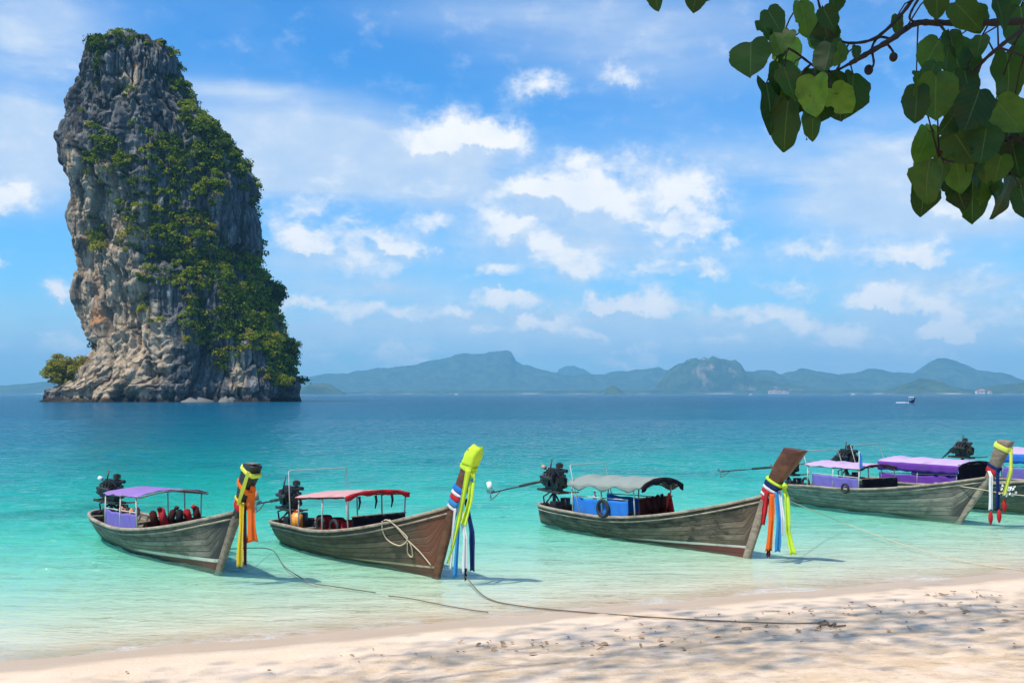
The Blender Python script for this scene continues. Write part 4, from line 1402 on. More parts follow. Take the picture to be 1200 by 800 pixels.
hoops(B1, r1, (2.95, 3.8, 4.7, 5.55), ze1, .11, wd1, M['deck'])
side_panel(B1, r1, 2.95, 5.15, .40, .36, M['purple_side'], (-1,))
front_panel(B1, r1, 5.6, .16, M['maroon'])
for k, (y_, mt) in enumerate(((-.42, (M['maroon'], M['red'])), (-.05, (M['maroon'], M['dark'])), (.33, (M['red'], M['maroon'])))):
    vest_bundle(B1, 'life_vest', ['dark red life vest nearest the viewer on the front rail of the purple roofed boat',
                                  'blackish life vest in the middle of the front rail, purple roofed boat',
                                  'bright red life vest at the far end of the front rail, purple roofed boat'][k],
                5.72, y_, .90, .34, .42, mt, k, 'life vests in the purple roofed boat', 'life vest')
for k, x_ in enumerate((4.05, 4.75)):
    vest_bundle(B1, 'life_vest', ['pale orange bundle draped over the purple side curtain towards the stern', 'pale orange bundle draped over the purple side curtain towards the bow'][k],
                x_, -.63, .93, .22, .24, (M['peach'],), 10 + k, 'pale orange bundles on the purple curtain', 'bundle')

# ---- boat 2: red roof, orange can
B2 = Boat(-5.875, 25.857, -0.914, 7.832, 0.798, 0.409, 0.539, 1.45, 0.417)
hm2 = hull_mat('brown_weathered_hull', (0.21, 0.150, 0.095), (0.075, 0.054, 0.036), (0.17, 0.055, 0.028), (0.42, 0.34, 0.22), (0.15, 0.07, 0.045), .045, .5, 1.1)
r2 = boat_root(B2, 'brown wooden longtail boat with a faded red roof and lime green bow cloth')
build_hull(B2, r2, hm2, M['rail'])
at2 = post_axis(B2, 8.52, 2.56, .34, .17)
build_post(B2, r2, at2, 2.54, M['post_brown'], M['post_brown'])
build_engine(B2, r2, .62, .98, .0, .03, (-1.35, .0, .70), M['tan'], .95)
goal_post(B2, r2, 2.25, 1.82, -.12)
arch_roof(B2, r2, 2.55, 4.9, 1.23, 1.44, .10, M['pinkred'], valance=.05, scallop=.5, valance_mat=M['maroon'], front_valance=(.12, M['red']))
ze2 = lambda x: 1.23 + .21 * (x - 2.55) / 2.35
wd2 = lambda x: B2.Bm * .92 + .06
add_posts(B2, r2, (2.65, 3.8, 4.85), ze2, wd2, M['pipe'])
hoops(B2, r2, (2.6, 3.35, 4.1, 4.85), ze2, .10, wd2, M['deck'])
front_panel(B2, r2, 4.95, .26, M['dark'])
side_panel(B2, r2, 4.0, 4.9, .16, .22, M['dark'], (1,))
for k in range(3):
    MB().tube([(4.9, -.45 + .4 * k, 1.42), (4.92, -.44 + .4 * k, 1.30), (4.9, -.46 + .4 * k, 1.14)], [.03, .025, .012], 6).build('tattered_strip', M['dark'], r2, True)

# orange jerry can on the stern quarter
jr = at_root(B2, 'jerry_can', 'orange plastic jerry can on the stern of the red roofed boat', 'jerry can')
xj, yj, zj = 2.30, -.63, .46
MB().box((xj, yj, zj + .19), (.30, .20, .40), None, .94).build('body', M['jerry'], jr, True, bevel=.035)
MB().tube([(xj - .09, yj, zj + .37), (xj - .09, yj, zj + .44)], .032, 12).build('cap', M['red'], jr)
MB().tube([(xj - .03, yj, zj + .37), (xj - .01, yj, zj + .445), (xj + .10, yj, zj + .445), (xj + .12, yj, zj + .37)], .016, 8).build('handle', M['jerry'], jr, True)
# red drums amid the boat
for k, (x_, lb) in enumerate(((3.02, 'plain red drum beside the orange jerry can'), (3.62, 'red drum behind the sternmost black ring'), (4.2, 'red drum behind the black ring nearest the bow'))):
    dr = at_root(B2, 'drum', lb, 'drum', 'red drums in the red roofed boat')
    MB().tube([(x_, -.30, .17), (x_, -.30, .19), (x_, -.30, .80), (x_, -.30, .82)], [.17, .18, .18, .17], 20).build('body', M['red'], dr, True)
    MB().tube([(x_, -.30, .822), (x_, -.30, .835)], .15, 20).build('lid', M['maroon'], dr)
tyre(B2, 'fender_ring', 'black rubber ring standing before the middle red drum', 3.62, -.685, .68, .17, .04, cat='fender')
tyre(B2, 'fender_ring', 'black rubber ring leaning before the red drum nearest the bow', 4.2, -.67, .70, .16, .04, cat='fender')

# ---- boat 3: grey roof, blue curtain
B3 = Boat(0.817, 28.933, -0.961, 8.26, 0.634, 0.497, 0.488, 1.409, 0.401)
hm3 = hull_mat('green_grey_hull', (0.26, 0.20, 0.135), (0.072, 0.057, 0.038), (0.10, 0.065, 0.042), (0.62, 0.58, 0.5), (0.20, 0.055, 0.04), .05, .85, .7)
r3 = boat_root(B3, 'middle longtail boat with a grey tarp roof, blue curtain and bare brown bow post')
build_hull(B3, r3, hm3, M['rail'])
at3 = post_axis(B3, 9.02, 2.45, .54, .25)
build_post(B3, r3, at3, 2.43, M['post_brown'], M['stem_pale'])
build_engine(B3, r3, .62, 1.16, .0, .05, (-2.5, .0, .60), M['white'], 1.05, M['tan'])
goal_post(B3, r3, 2.5, 1.74, -.42)
arch_roof(B3, r3, 2.1, 4.95, 1.25, 1.37, .20, M['grey'], over=.05, valance=.17, scallop=.75, front_valance=(.17, M['dark']), halfw=.64)
ze3 = lambda x: 1.24 + .12 * (x - 2.1) / 2.85
wd3 = lambda x: .69
add_posts(B3, r3, (2.2, 3.4, 4.6), ze3, wd3, M['pole'])
hoops(B3, r3, (2.15, 3.05, 4.0, 4.9), ze3, .20, wd3, M['deck'])
side_panel(B3, r3, 2.2, 4.35, .44, .42, M['blue'], (-1, 1))
front_panel(B3, r3, 4.7, .44, M['maroon'])
tyre(B3, 'tyre', 'black tyre hung on the blue curtain of the grey roofed boat', 3.5, -.665, .72, .20, .045)
for k, (y_, z_, lb) in enumerate(((.10, 1.02, 'dark red life vest over the middle of the front curtain, grey roofed boat'), (.34, .98, 'orange red life vest over the far end of the front curtain, grey roofed boat'), (-.20, .98, 'maroon life vest nearest the viewer on the front curtain, grey roofed boat'))):
    vest_bundle(B3, 'life_vest', lb, 4.80, y_, z_ - .10, .26, .42 if k != 1 else .5, ((M['maroon'],), (M['vest'], M['red']), (M['maroon'],))[k], 20 + k, 'life vests in the grey roofed boat', 'life vest')
jb = at_root(B3, 'bottle', 'small white bottle standing above the blue curtain', 'bottle')
MB().tube([(2.98, -.50, .62), (2.98, -.50, .98), (2.98, -.50, 1.02), (2.98, -.50, 1.07)], [.05, .05, .025, .025], 12).build('body', M['white'], jb, True)
MB().tube([(2.98, -.50, 1.071), (2.98, -.50, 1.10)], .027, 12).build('cap', M['orange'], jb)

# ---- boat 4: pale hull, lilac roof
B4 = Boat(9.296, 34.901, -1.079, 7.953, 0.83, 0.491, 0.657, 1.333, 0.739)
hm4 = hull_mat('pale_grey_hull', (0.42, 0.365, 0.285), (0.17, 0.145, 0.112), (0.06, 0.055, 0.05), None, (0.26, 0.24, 0.18), .05, .4, .5)
r4 = boat_root(B4, 'pale grey longtail boat with a thin lilac roof and violet curtain')
build_hull(B4, r4, hm4, M['rail'])
at4 = post_axis(B4, 8.42, 2.36, .42, .24)
build_post(B4, r4, at4, 2.34, M['post_grey'], M['stem_pale'])
build_engine(B4, r4, .15, 1.12, .0, .03, (-3.3, .0, .72), None, 1.0)
goal_post(B4, r4, 2.1, 1.76, -.45)
arch_roof(B4, r4, 1.75, 4.05, 1.32, 1.33, .11, M['lilac'], over=.04, front_valance=(.08, M['maroon']))
ze4 = lambda x: 1.32
wd4 = lambda x: B4.Bm * .92 + .04
add_posts(B4, r4, (1.85, 2.95, 4.0), ze4, wd4, M['pole'])
hoops(B4, r4, (1.8, 2.5, 3.3, 4.0), ze4, .11, wd4, M['deck'])
side_panel(B4, r4, 2.05, 4.0, .42, .34, M['purple_side'], (-1,))
front_panel(B4, r4, 4.1, .30, M['dark'])
tyre(B4, 'tyre', 'black tyre behind the violet curtain at the stern of the pale boat', 1.6, -.60, .72, .14, .04)
tyre(B4, 'tyre', 'small black tyre on the violet curtain of the pale boat', 3.55, -.875, .70, .13, .035)
fl = at_root(B4, 'flag', 'small blue and white flag on a stick by the lilac roof', 'flag')
MB().tube([(4.0, -.70, 1.1), (3.98, -.70, 1.86)], .01, 6).build('stick', M['pipe'], fl)
ribbon(fl, 'cloth', [(3.98, -.70, 1.80), (4.02, -.71, 1.55), (4.06, -.72, 1.34)], .10, .22, M['blue'], (1, .1, 0), .02, 2)
ribbon(fl, 'cloth', [(3.97, -.735, 1.84), (3.98, -.745, 1.6), (4.0, -.745, 1.2)], .05, .07, M['wht'], (1, .1, 0), .015, 3)

# ---- boat 5: larger, deep purple canopy, behind boat 4
B5 = Boat(11.87, 36.95, -1.0, 9.7, 0.95, 0.55, 0.66, 1.40, 0.70)
hm5 = hull_mat('olive_hull', (0.25, 0.24, 0.18), (0.10, 0.10, 0.075), (0.10, 0.085, 0.06), None, (0.15, 0.14, 0.10), .05, .6, .5)
r5 = boat_root(B5, 'large longtail boat with a deep purple canopy behind the pale boat')
build_hull(B5, r5, hm5, M['rail'])
at5 = post_axis(B5, 10.3, 2.5, .44, .24)
build_post(B5, r5, at5, 2.48, M['post_brown'], M['stem_pale'])
build_engine(B5, r5, .25, 1.22, .0, .03, (-3.2, .0, .75), None, 1.1)
goal_post(B5, r5, 1.45, 1.82, -.4)
arch_roof(B5, r5, 2.3, 5.3, 1.34, 1.34, .13, M['lilac'], over=.05, valance=.28, scallop=.0, valance_mat=M['deep_purple'], front_valance=(.10, M['dark']))
ze5 = lambda x: 1.34
wd5 = lambda x: B5.Bm * .92 + .05
add_posts(B5, r5, (2.4, 3.8, 5.2), ze5, wd5, M['pole'])
hoops(B5, r5, (2.35, 3.3, 4.3, 5.25), ze5, .13, wd5, M['deck'])
side_panel(B5, r5, 2.3, 5.2, .30, .30, M['deep_purple'], (-1, 1))
front_panel(B5, r5, 5.25, .62, M['dark'])  # black sheet closing the open canopy front, stands in for the shade inside

# ---- boat 6: cut by the right edge
B6 = Boat(16.6, 37.6, -1.0, 8.2, 0.85, 0.55, 0.66, 1.35, 0.65)
r6 = boat_root(B6, 'longtail boat cut by the right edge of the photo, violet curtain and pale roof')
build_hull(B6, r6, hm5, M['rail'])
at6 = post_axis(B6, 8.8, 2.4, .42, .24)
build_post(B6, r6, at6, 2.38, M['post_grey'], M['stem_pale'])
build_engine(B6, r6, -.05, 1.50, .0, .03, (-2.2, 1.6, .9), None, .95)
arch_roof(B6, r6, 1.9, 4.6, 1.55, 1.5, .18, M['lilac'], over=.05, valance=.32, valance_mat=M['blue'])
ze6 = lambda x: 1.52
wd6 = lambda x: B6.Bm * .92 + .05
add_posts(B6, r6, (2.0, 3.2, 4.5), ze6, wd6, M['pole'])
hoops(B6, r6, (1.95, 3.2, 4.5), ze6, .18, wd6, M['deck'])
side_panel(B6, r6, 1.9, 4.5, .42, .42, M['purple_side'], (-1, 1))

# ------------------------------------------------------------------ bow ribbons (tied on, so things of their own)
G = 'ribbon bundles tied to the bow posts'
s1 = at_root(B1, 'bow_ribbons', 'orange and yellow ribbons tied on the black bow post of the leftmost boat', 'ribbons', G)
band(s1, at1, 1.36, 1.50, M['red'], slant=.35)
band(s1, at1, 1.52, 1.57, M['yellow'], slant=.4)
band(s1, at1, 1.78, 1.86, M['orange'], slant=.5)
band(s1, at1, 2.10, 2.17, M['lemon'], slant=.35)
c_, a_, h_ = at1(2.12)
fr1 = Vector((.25, -.12, 0))
ribbon(s1, 'ribbon', [c_ + fr1 + Vector((0, -.02, .03)), at1(1.8)[0] + Vector((.20, -.15, 0)), at1(1.5)[0] + Vector((.17, -.14, 0))], .11, .10, M['lemon'], (.7, .5, .2), .01, 1)
pb = at1(1.55)[0]
ribbon(s1, 'ribbon', [at1(1.86)[0] + Vector((.28, .02, 0)), pb + Vector((.34, .02, .0)), pb + Vector((.36, .05, -.75))], .16, .30, M['orange'], (.62, .78, 0), .03, 2)
ribbon(s1, 'ribbon', [pb + Vector((.22, -.10, -.02)), pb + Vector((.24, -.13, -.6)), pb + Vector((.20, -.14, -1.22))], .12, .17, M['yellow'], (.62, .78, 0), .025, 3)
ribbon(s1, 'ribbon', [pb + Vector((.24, -.05, -.04)), pb + Vector((.27, -.05, -.7)), pb + Vector((.28, -.06, -1.2))], .08, .10, M['maroon'], (.62, .78, 0), .02, 4)

s2 = at_root(B2, 'bow_ribbons', 'lime cloth hood with blue, white and navy ribbons on the second boat from the left', 'ribbons', G)
for z0, z1, mt, nm in ((2.235, 2.62, 'lime', 'hood'), (2.16, 2.27, 'lime', 'band'), (1.74, 1.84, 'blue', 'band'), (1.67, 1.72, 'wht', 'band'), (1.57, 1.66, 'red', 'band'), (1.46, 1.56, 'sky', 'band'), (1.39, 1.44, 'wht', 'band')):
    band(s2, at2, z0, z1, M[mt], pad=.010 if nm == 'band' else .016, slant=.12 if nm == 'hood' else .35, name=nm)
pt2, pm2 = at2(2.22)[0], at2(1.50)[0]
ribbon(s2, 'ribbon', [pt2 + Vector((.16, -.12, -.02)), pt2 + Vector((.10, -.22, -.65)), pt2 + Vector((-.02, -.34, -1.42)), pt2 + Vector((-.14, -.40, -1.78))], .17, .06, M['lime'], (.62, .78, 0), .025, 1)
ribbon(s2, 'ribbon', [pt2 + Vector((.18, -.02, -.02)), pt2 + Vector((.18, -.10, -.6)), pt2 + Vector((.10, -.20, -1.05))], .13, .16, M['lime'], (.62, .78, 0), .03, 5)
ribbon(s2, 'ribbon', [pt2 + Vector((.20, -.06, -.2)), pm2 + Vector((.30, -.12, 0)), pm2 + Vector((.28, -.14, -.6)), pm2 + Vector((.22, -.16, -1.36))], .09, .13, M['sky'], (.62, .78, 0), .02, 2)
ribbon(s2, 'ribbon', [pm2 + Vector((.22, -.04, -.05)), pm2 + Vector((.36, -.02, -.6)), pm2 + Vector((.34, -.02, -1.28))], .12, .14, M['wht'], (.62, .78, 0), .02, 3)
ribbon(s2, 'ribbon', [pm2 + Vector((.26, .06, .1)), pm2 + Vector((.44, .08, -.5)), pm2 + Vector((.42, .10, -1.24))], .12, .15, M['navy'], (.62, .78, 0), .02, 4)
ribbon(s2, 'ribbon', [pm2 + Vector((.14, -.10, -.08)), pm2 + Vector((.16, -.18, -.6)), pm2 + Vector((.12, -.2, -1.22))], .06, .07, M['wht'], (.62, .78, 0), .015, 6)
ribbon(s2, 'ribbon', [pm2 + Vector((.35, .0, -1.2)), pm2 + Vector((.34, .0, -1.42))], .08, .05, M['dark'], (.62, .78, 0), .02, 7)

s3 = at_root(B3, 'bow_ribbons', 'red, white, blue and lime ribbons low on the bare brown bow post', 'ribbons', G)
for z0, z1, mt in ((1.68, 1.73, 'lime'), (1.58, 1.66, 'navy'), (1.52, 1.57, 'wht'), (1.44, 1.51, 'red'), (1.38, 1.43, 'wht'), (1.28, 1.36, 'red')):
    band(s3, at3, z0, z1, M[mt], slant=.45)
p3 = at3(1.50)[0]
ribbon(s3, 'ribbon', [p3 + Vector((.02, -.13, .0)), p3 + Vector((.04, -.22, -.45)), p3 + Vector((.0, -.24, -.70))], .15, .16, M['red'], (.62, .78, 0), .03, 1)
ribbon(s3, 'ribbon', [p3 + Vector((.16, -.12, -.05)), p3 + Vector((.20, -.18, -.6)), p3 + Vector((.14, -.2, -1.24))], .16, .20, M['orange'], (.62, .78, 0), .03, 2)
ribbon(s3, 'ribbon', [p3 + Vector((.14, -.2, -1.22)), p3 + Vector((.13, -.2, -1.38))], .15, .10, M['maroon'], (.62, .78, 0), .02, 7)
ribbon(s3, 'ribbon', [p3 + Vector((.24, -.04, .0)), p3 + Vector((.30, -.06, -.6)), p3 + Vector((.26, -.06, -1.26))], .14, .17, M['sky'], (.62, .78, 0), .025, 3)
ribbon(s3, 'ribbon', [p3 + Vector((.27, .0, .05)), p3 + Vector((.36, -.01, -.55)), p3 + Vector((.36, .0, -.9))], .10, .09, M['wht'], (.62, .78, 0), .02, 4)
ribbon(s3, 'ribbon', [p3 + Vector((.30, .05, .18)), p3 + Vector((.42, .05, -.1)), p3 + Vector((.44, .06, -.8)), p3 + Vector((.54, .12, -1.30))], .13, .20, M['lime'], (.62, .78, 0), .03, 5)
MB().box(at3(1.62)[0] + Vector((.33, -.0, .02)), (.09, .14, .12)).build('knot', M['lime'], s3, True, bevel=.03)

s4 = at_root(B4, 'bow_ribbons', 'yellow ribbon with white, blue and red ribbons and flowers on the pale boat', 'ribbons', G)
band(s4, at4, 2.10, 2.22, M['lemon'], slant=.4)
band(s4, at4, 1.42, 1.56, M['red'], slant=.45)
band(s4, at4, 1.58, 1.66, M['navy'], slant=.45)
p4 = at4(2.15)[0]
p4b = at4(1.48)[0]
ribbon(s4, 'ribbon', [p4 + Vector((.24, .0, .02)), p4 + Vector((.28, -.05, -.6)), p4 + Vector((.10, -.1, -1.25))], .15, .17, M['lemon'], (.5, .85, 0), .03, 1)
ribbon(s4, 'ribbon', [p4b + Vector((.0, -.16, .02)), p4b + Vector((.12, -.22, -.1)), p4b + Vector((.12, -.24, -1.0))], .13, .16, M['wht'], (.5, .85, 0), .03, 2)
ribbon(s4, 'ribbon', [p4b + Vector((.2, -.06, .1)), p4b + Vector((.24, -.10, -.5)), p4b + Vector((.22, -.1, -1.0))], .13, .15, M['navy'], (.5, .85, 0), .03, 3)
for dx_, dy_, dz_ in ((.12, -.24, -1.05), (.26, -.08, -1.0), (.32, .05, -.72)):
    rr_ = []
    for i in range(9):
        k = i / 8
        rr_.append([p4b + Vector((dx_ + math.cos(a_) * .055 * math.sin(math.pi * (.12 + .8 * k)) * (1 + .15 * math.sin(4 * a_)), dy_ + math.sin(a_) * .055 * math.sin(math.pi * (.12 + .8 * k)), dz_ - .36 * k)) for a_ in np.linspace(0, 2 * math.pi, 14, endpoint=False)])
    MB().grid(rr_, closed=True).build('tassel', M['red'], s4, True)
mb = MB()
fr_r = random.Random(5)
for k in range(26):
    cc = p4b + Vector((.42 + fr_r.uniform(-.16, .16), .05 + fr_r.uniform(-.15, .15), -.48 + fr_r.uniform(-.13, .13)))
    for q_ in range(5):
        a0 = q_ * 2 * math.pi / 5 + k
        u_ = Vector((math.cos(a0), math.sin(a0) * .6, math.sin(a0) * .8)) * .05
        v_ = Vector((-math.sin(a0), math.cos(a0), .3)) * .022
        mb.add([cc, cc + u_ * .5 + v_, cc + u_, cc + u_ * .5 - v_], [(0, 1, 2, 3)])
mb.build('flower_garland', M['wht'], s4)

# ------------------------------------------------------------------ ropes
def ground_pt(px, py, lift=.02, zmin=None):
    """the spot on sand or water under a line of sight, used to measure where the rope lies"""
    z = 0.0
    for _ in range(30):
        Yy = F * (H - z) / max(py - 461, 1)
        Xx = (px - 600) / F * Yy
        z = max(float(ground_z(np.array([Xx]), np.array([Yy]))[0]), 0.0)
    return Vector((Xx, Yy, z + lift))


def smooth_path(pts, n=8):
    pts = [Vector(p) for p in pts]
    out = []
    for i in range(len(pts) - 1):
        p0, p1, p2, p3_ = pts[max(i - 1, 0)], pts[i], pts[i + 1], pts[min(i + 2, len(pts) - 1)]
        for k in range(n):
            s_ = k / n
            out.append(.5 * ((2 * p1) + (p2 - p0) * s_ + (2 * p0 - 5 * p1 + 4 * p2 - p3_) * s_ ** 2 + (3 * p1 - p0 - 3 * p2 + p3_) * s_ ** 3))
    out.append(pts[-1])
    return out


def rope(name, pts, r, mat, label, cat='rope', n=8):
    o = MB().tube(smooth_path(pts, n), r, 7).build(name, mat, None, True)
    return tag(o, label, cat, 'mooring ropes')


rope('mooring_rope', [B2.world(*(pm2 + Vector((.35, .0, -1.36)))), ground_pt(570, 701), ground_pt(610, 711), ground_pt(680, 718), ground_pt(760, 724), ground_pt(850, 729), ground_pt(920, 731.5), ground_pt(962, 731)],
     .012, M['darkrope'], 'long dark mooring rope from the lime hooded bow across the sand')
rope('mooring_rope', [ground_pt(958, 731), ground_pt(967, 729.5, .03), ground_pt(971, 732, .02), ground_pt(962, 733), ground_pt(967, 730.5, .05), ground_pt(972, 734, .02), ground_pt(979, 731), ground_pt(977, 735), ground_pt(991, 734)],
     .012, M['darkrope'], 'knotted dark rope end lying on the sand', n=6)
rope('mooring_rope', [B1.world(8.7, -.05, .55), ground_pt(316, 644), ground_pt(333, 664), ground_pt(350, 676), ground_pt(366, 684), ground_pt(392, 688), ground_pt(440, 694, .0)],
     .010, M['darkrope'], 'dark rope sagging from the leftmost boat bow into the shallows')
rope('mooring_rope', [ground_pt(455, 699), ground_pt(480, 702), ground_pt(520, 710), ground_pt(555, 716), ground_pt(572, 718)],
     .010, M['darkrope'], 'short dark rope piece floating in the shallows left of the lime ribbons')
rope('mooring_rope', [B3.world(*(p3 + Vector((.1, .1, -.1)))), ground_pt(985, 622, .25), ground_pt(1050, 640, .1), ground_pt(1110, 655, .04), ground_pt(1160, 664), ground_pt(1200, 669), ground_pt(1260, 676)],
     .011, M['rope'], 'pale rope from the bare brown bow post to the beach at right')
rope('mooring_rope', [B4.world(6.4, -.35, 1.07), B4.world(7.6, -.2, 1.0), B4.world(8.6, .1, .9), Vector((15.4, 27.0, .8)), Vector((17.5, 26.0, .75))],
     .012, M['rope'], 'thin pale rope running from the pale boat bow out of the photo')
# coiled line hanging over the bow side of boat 2
def side2(x, dz, out=.03):
    z = B2.S(x) + dz
    return B2.world(x, -(B2.hw(x, z) + out), z)
rope('hanging_rope', [side2(6.05, .05), side2(6.0, -.12), side2(6.05, -.34), side2(6.35, -.50), side2(6.62, -.42), side2(6.58, -.30), side2(6.35, -.05), side2(6.2, .05), side2(6.1, .06)],
     .013, M['rope'], 'pale rope loop hanging over the bow side of the brown boat')
rope('hanging_rope', [side2(6.25, .05), side2(6.45, -.18), side2(6.62, -.42), side2(6.9, -.72), side2(7.15, -1.02)],
     .013, M['rope'], 'straight pale rope slanting down to the stem of the brown boat')
rope('hanging_rope', [side2(6.62, -.42), side2(6.68, -.55), side2(6.66, -.74), side2(6.58, -.76), side2(6.53, -.66), side2(6.60, -.48)],
     .013, M['rope'], 'small teardrop loop of pale rope on the brown hull')

# ------------------------------------------------------------------ small far things
fb = Boat((1066 - 600) / F * 400, 400, -1.75, 9.0, 0.9, 0.6, 0.66, 1.5, 0.7)
rf = tag(empty('far_boat', (fb.X, fb.Y, 0), fb.hd), 'tiny dark boat with white canopy under way off the far coast', 'boat')
mb = MB()
rows_ = []
for x in np.linspace(0, 9, 16):
    rows_.append([(x, sd_ * fb.hw(x, z_), z_) for sd_, z_ in ((-1, fb.S(x)), (-1, max(.1, fb.K(x))), (1, max(.1, fb.K(x))), (1, fb.S(x)))])
mb.grid(rows_)
mb.build('hull', M['navy'], rf)
MB().box((4.2, 0, 2.3), (3.4, 1.9, .16), None, .9).build('canopy', M['wht'], rf)
for sx_ in (2.7, 5.7):
    for sy_ in (-.8, .8):
        MB().tube([(sx_, sy_, .6), (sx_, sy_, 2.25)], .05, 6).build('canopy_post', M['pipe'], rf)
MB().tube([(8.6, 0, .9), (9.2, 0, 1.5), (9.7, 0, 2.3)], [.16, .18, .2], 8).build('bow_post', M['post_brown'], rf)
r_ = np.random.default_rng(9)
wk = MB()
for k in range(26):
    x_, y_ = fb.X + r_.normal() * 1.6 - 2, fb.Y + r_.normal() * 1.5
    s_ = .25 + .4 * r_.random()
    wk.box((x_, y_, .1), (s_ * 2.4, s_, .18), Matrix.Rotation(r_.random() * 3, 3, 'Z'), .5)
m_foam = pbr('foam', (0.8, 0.82, 0.84), 0.9, 0.1, 2.0)
o = wk.build('wake', m_foam, None, True)
tag(o, 'white wake foam beside the tiny far boat', 'foam', kind='stuff')

wh = pbr('white_wall', (0.74, 0.72, 0.69), 0.8, 0.2, 0.2)
rf_ = pbr('tile_roof', (0.50, 0.20, 0.11), 0.8, 0.2, 0.2)
dk = pbr('window_dark', (0.05, 0.06, 0.08), 0.3, 0.2, 0.2)


def far_house(px, w, h, d_, Yd, label, roof=rf_):
    x_ = (px - 600) / F * Yd
    z0 = 3.0
    r0 = tag(empty('resort_building', (x_, Yd, z0)), label, 'building', 'resort buildings on the far shore')
    MB().box((0, 0, h / 2), (w, d_, h)).build('wall', wh, r0)
    mb = MB().add([(-w * .55, -d_ * .58, h), (w * .55, -d_ * .58, h), (w * .55, d_ * .58, h), (-w * .55, d_ * .58, h), (-w * .35, 0, h + w * .22), (w * .35, 0, h + w * .22)],
                  [(0, 1, 5, 4), (2, 3, 4, 5), (1, 2, 5), (3, 0, 4), (3, 2, 1, 0)])
    mb.build('roof', roof, r0)
    for k in range(3):
        MB().box((-w * .3 + w * .3 * k, -d_ / 2 - .06, h * .5), (w * .16, .1, h * .45)).build('window', dk, r0)


for i_, (px, w, h) in enumerate(((903, 16, 9), (908, 13, 12), (913, 18, 8), (919, 12, 10), (923, 9, 7))):
    far_house(px, w, h, 10, 4150, ['wide low white resort block at the left end of the central shore cluster', 'tallest white resort block of the central far shore cluster',
                                   'widest white resort block in the middle of the central far shore cluster', 'narrow white resort block right of the widest one', 'smallest white resort house at the right end of the central cluster'][i_])
for i_, (px, w, h) in enumerate(((1146, 13, 9), (1151, 15, 12), (1160, 10, 7))):
    far_house(px, w, h, 10, 3300, ['left white house of the far right shore group', 'tallest white house of the far right shore group', 'small white house apart at the right of the far right group'][i_])
for px, Yd, lb in ((535, 2300, 'tiny white motorboat below the long blue mountain'), (1000, 2300, 'tiny white motorboat right of the resort cluster'), (880, 2500, 'tiny white motorboat left of the resort cluster')):
    x_ = (px - 600) / F * Yd
    r0 = tag(empty('motorboat', (x_, Yd, 0)), lb, 'boat', 'white motorboats near the far shore')
    rows_ = [[(x, -1.6 * (1 - k_ ** 3), 1.6), (x, -1.2 * (1 - k_ ** 2), -.2), (x, 1.2 * (1 - k_ ** 2), -.2), (x, 1.6 * (1 - k_ ** 3), 1.6)] for x, k_ in zip(np.linspace(-5, 6, 12), np.linspace(0, .99, 12))]
    mb = MB().grid(rows_)
    mb.f.append((0, 1, 2, 3))
    mb.f += [(4 * i, 4 * i + 3, 4 * i + 7, 4 * i + 4) for i in range(11)]
    mb.build('hull', M['white'], r0)
    MB().box((-.6, 0, 2.4), (4.5, 2.4, 1.6), None, .8).build('cabin', M['white'], r0)

# ------------------------------------------------------------------ the beach trees
m_twig = pbr('dark_twig_bark', (0.034, 0.023, 0.016), 0.9, 0.4, 20.0)
m_leaf, t = new_mat('heart_leaf')
tn = t.n('ShaderNodeAttribute', attribute_name='tint').outputs['Fac']
lu = t.n('ShaderNodeAttribute', attribute_name='vein').outputs['Fac']
oc = t.n('ShaderNodeTexCoord').outputs['Object']
a = t.noise(oc, 30, 5, 0.65)
b_n = t.noise(oc, 9, 4, 0.6)
c = t.ramp(tn, [(0.0, (0.010, 0.030, 0.006)), (0.5, (0.034, 0.085, 0.010)), (1.0, (0.17, 0.29, 0.03))])
c = t.mix(t.m('MULTIPLY', t.smooth(a, 0.35, 0.75), 0.5), c, (0.03, 0.06, 0.012))
c = t.mix(t.m('MULTIPLY', t.smooth(b_n, 0.62, 0.74), 0.6), c, (0.12, 0.09, 0.025))
rb = t.n('ShaderNodeAttribute', attribute_name='rib').outputs['Fac']
vn = t.smooth(t.m('ABSOLUTE', t.m('SUBTRACT', t.m('FRACT', t.m('MULTIPLY', rb, 6.5)), 0.5)), 0.42, 0.49)
c = t.mix(t.m('MAXIMUM', t.m('MULTIPLY', lu, 0.55), t.m('MULTIPLY', vn, 0.10)), c, (0.17, 0.25, 0.07))
hole = t.m('MULTIPLY', t.smooth(t.noise(oc, 55, 3, 0.5), 0.74, 0.76), t.smooth(b_n, 0.5, 0.6))
c = t.mix(t.smooth(t.noise(oc, 17, 4, 0.7), 0.66, 0.72, 0.0, 0.7), c, (0.055, 0.035, 0.015))
p = t.n('ShaderNodeBsdfPrincipled', {'Base Color': c, 'Roughness': 0.5, 'Specular IOR Level': 0.35})
tr = t.n('ShaderNodeBsdfTranslucent', {'Color': t.mix(1.0, c, (1.3, 1.5, 0.7), 'MULTIPLY')})
t.n('ShaderNodeOutputMaterial', {0: t.n('ShaderNodeMixShader', {0: 0.48, 1: p.outputs[0], 2: tr.outputs[0]}).outputs[0]})

HEART = [(0, 0, 0), (.13, -.09, 0), (.30, -.06, 0), (.44, .08, 0), (.50, .28, 0), (.485, .48, 0), (.40, .68, 0), (.24, .86, 0), (0, 1.02, 0)]


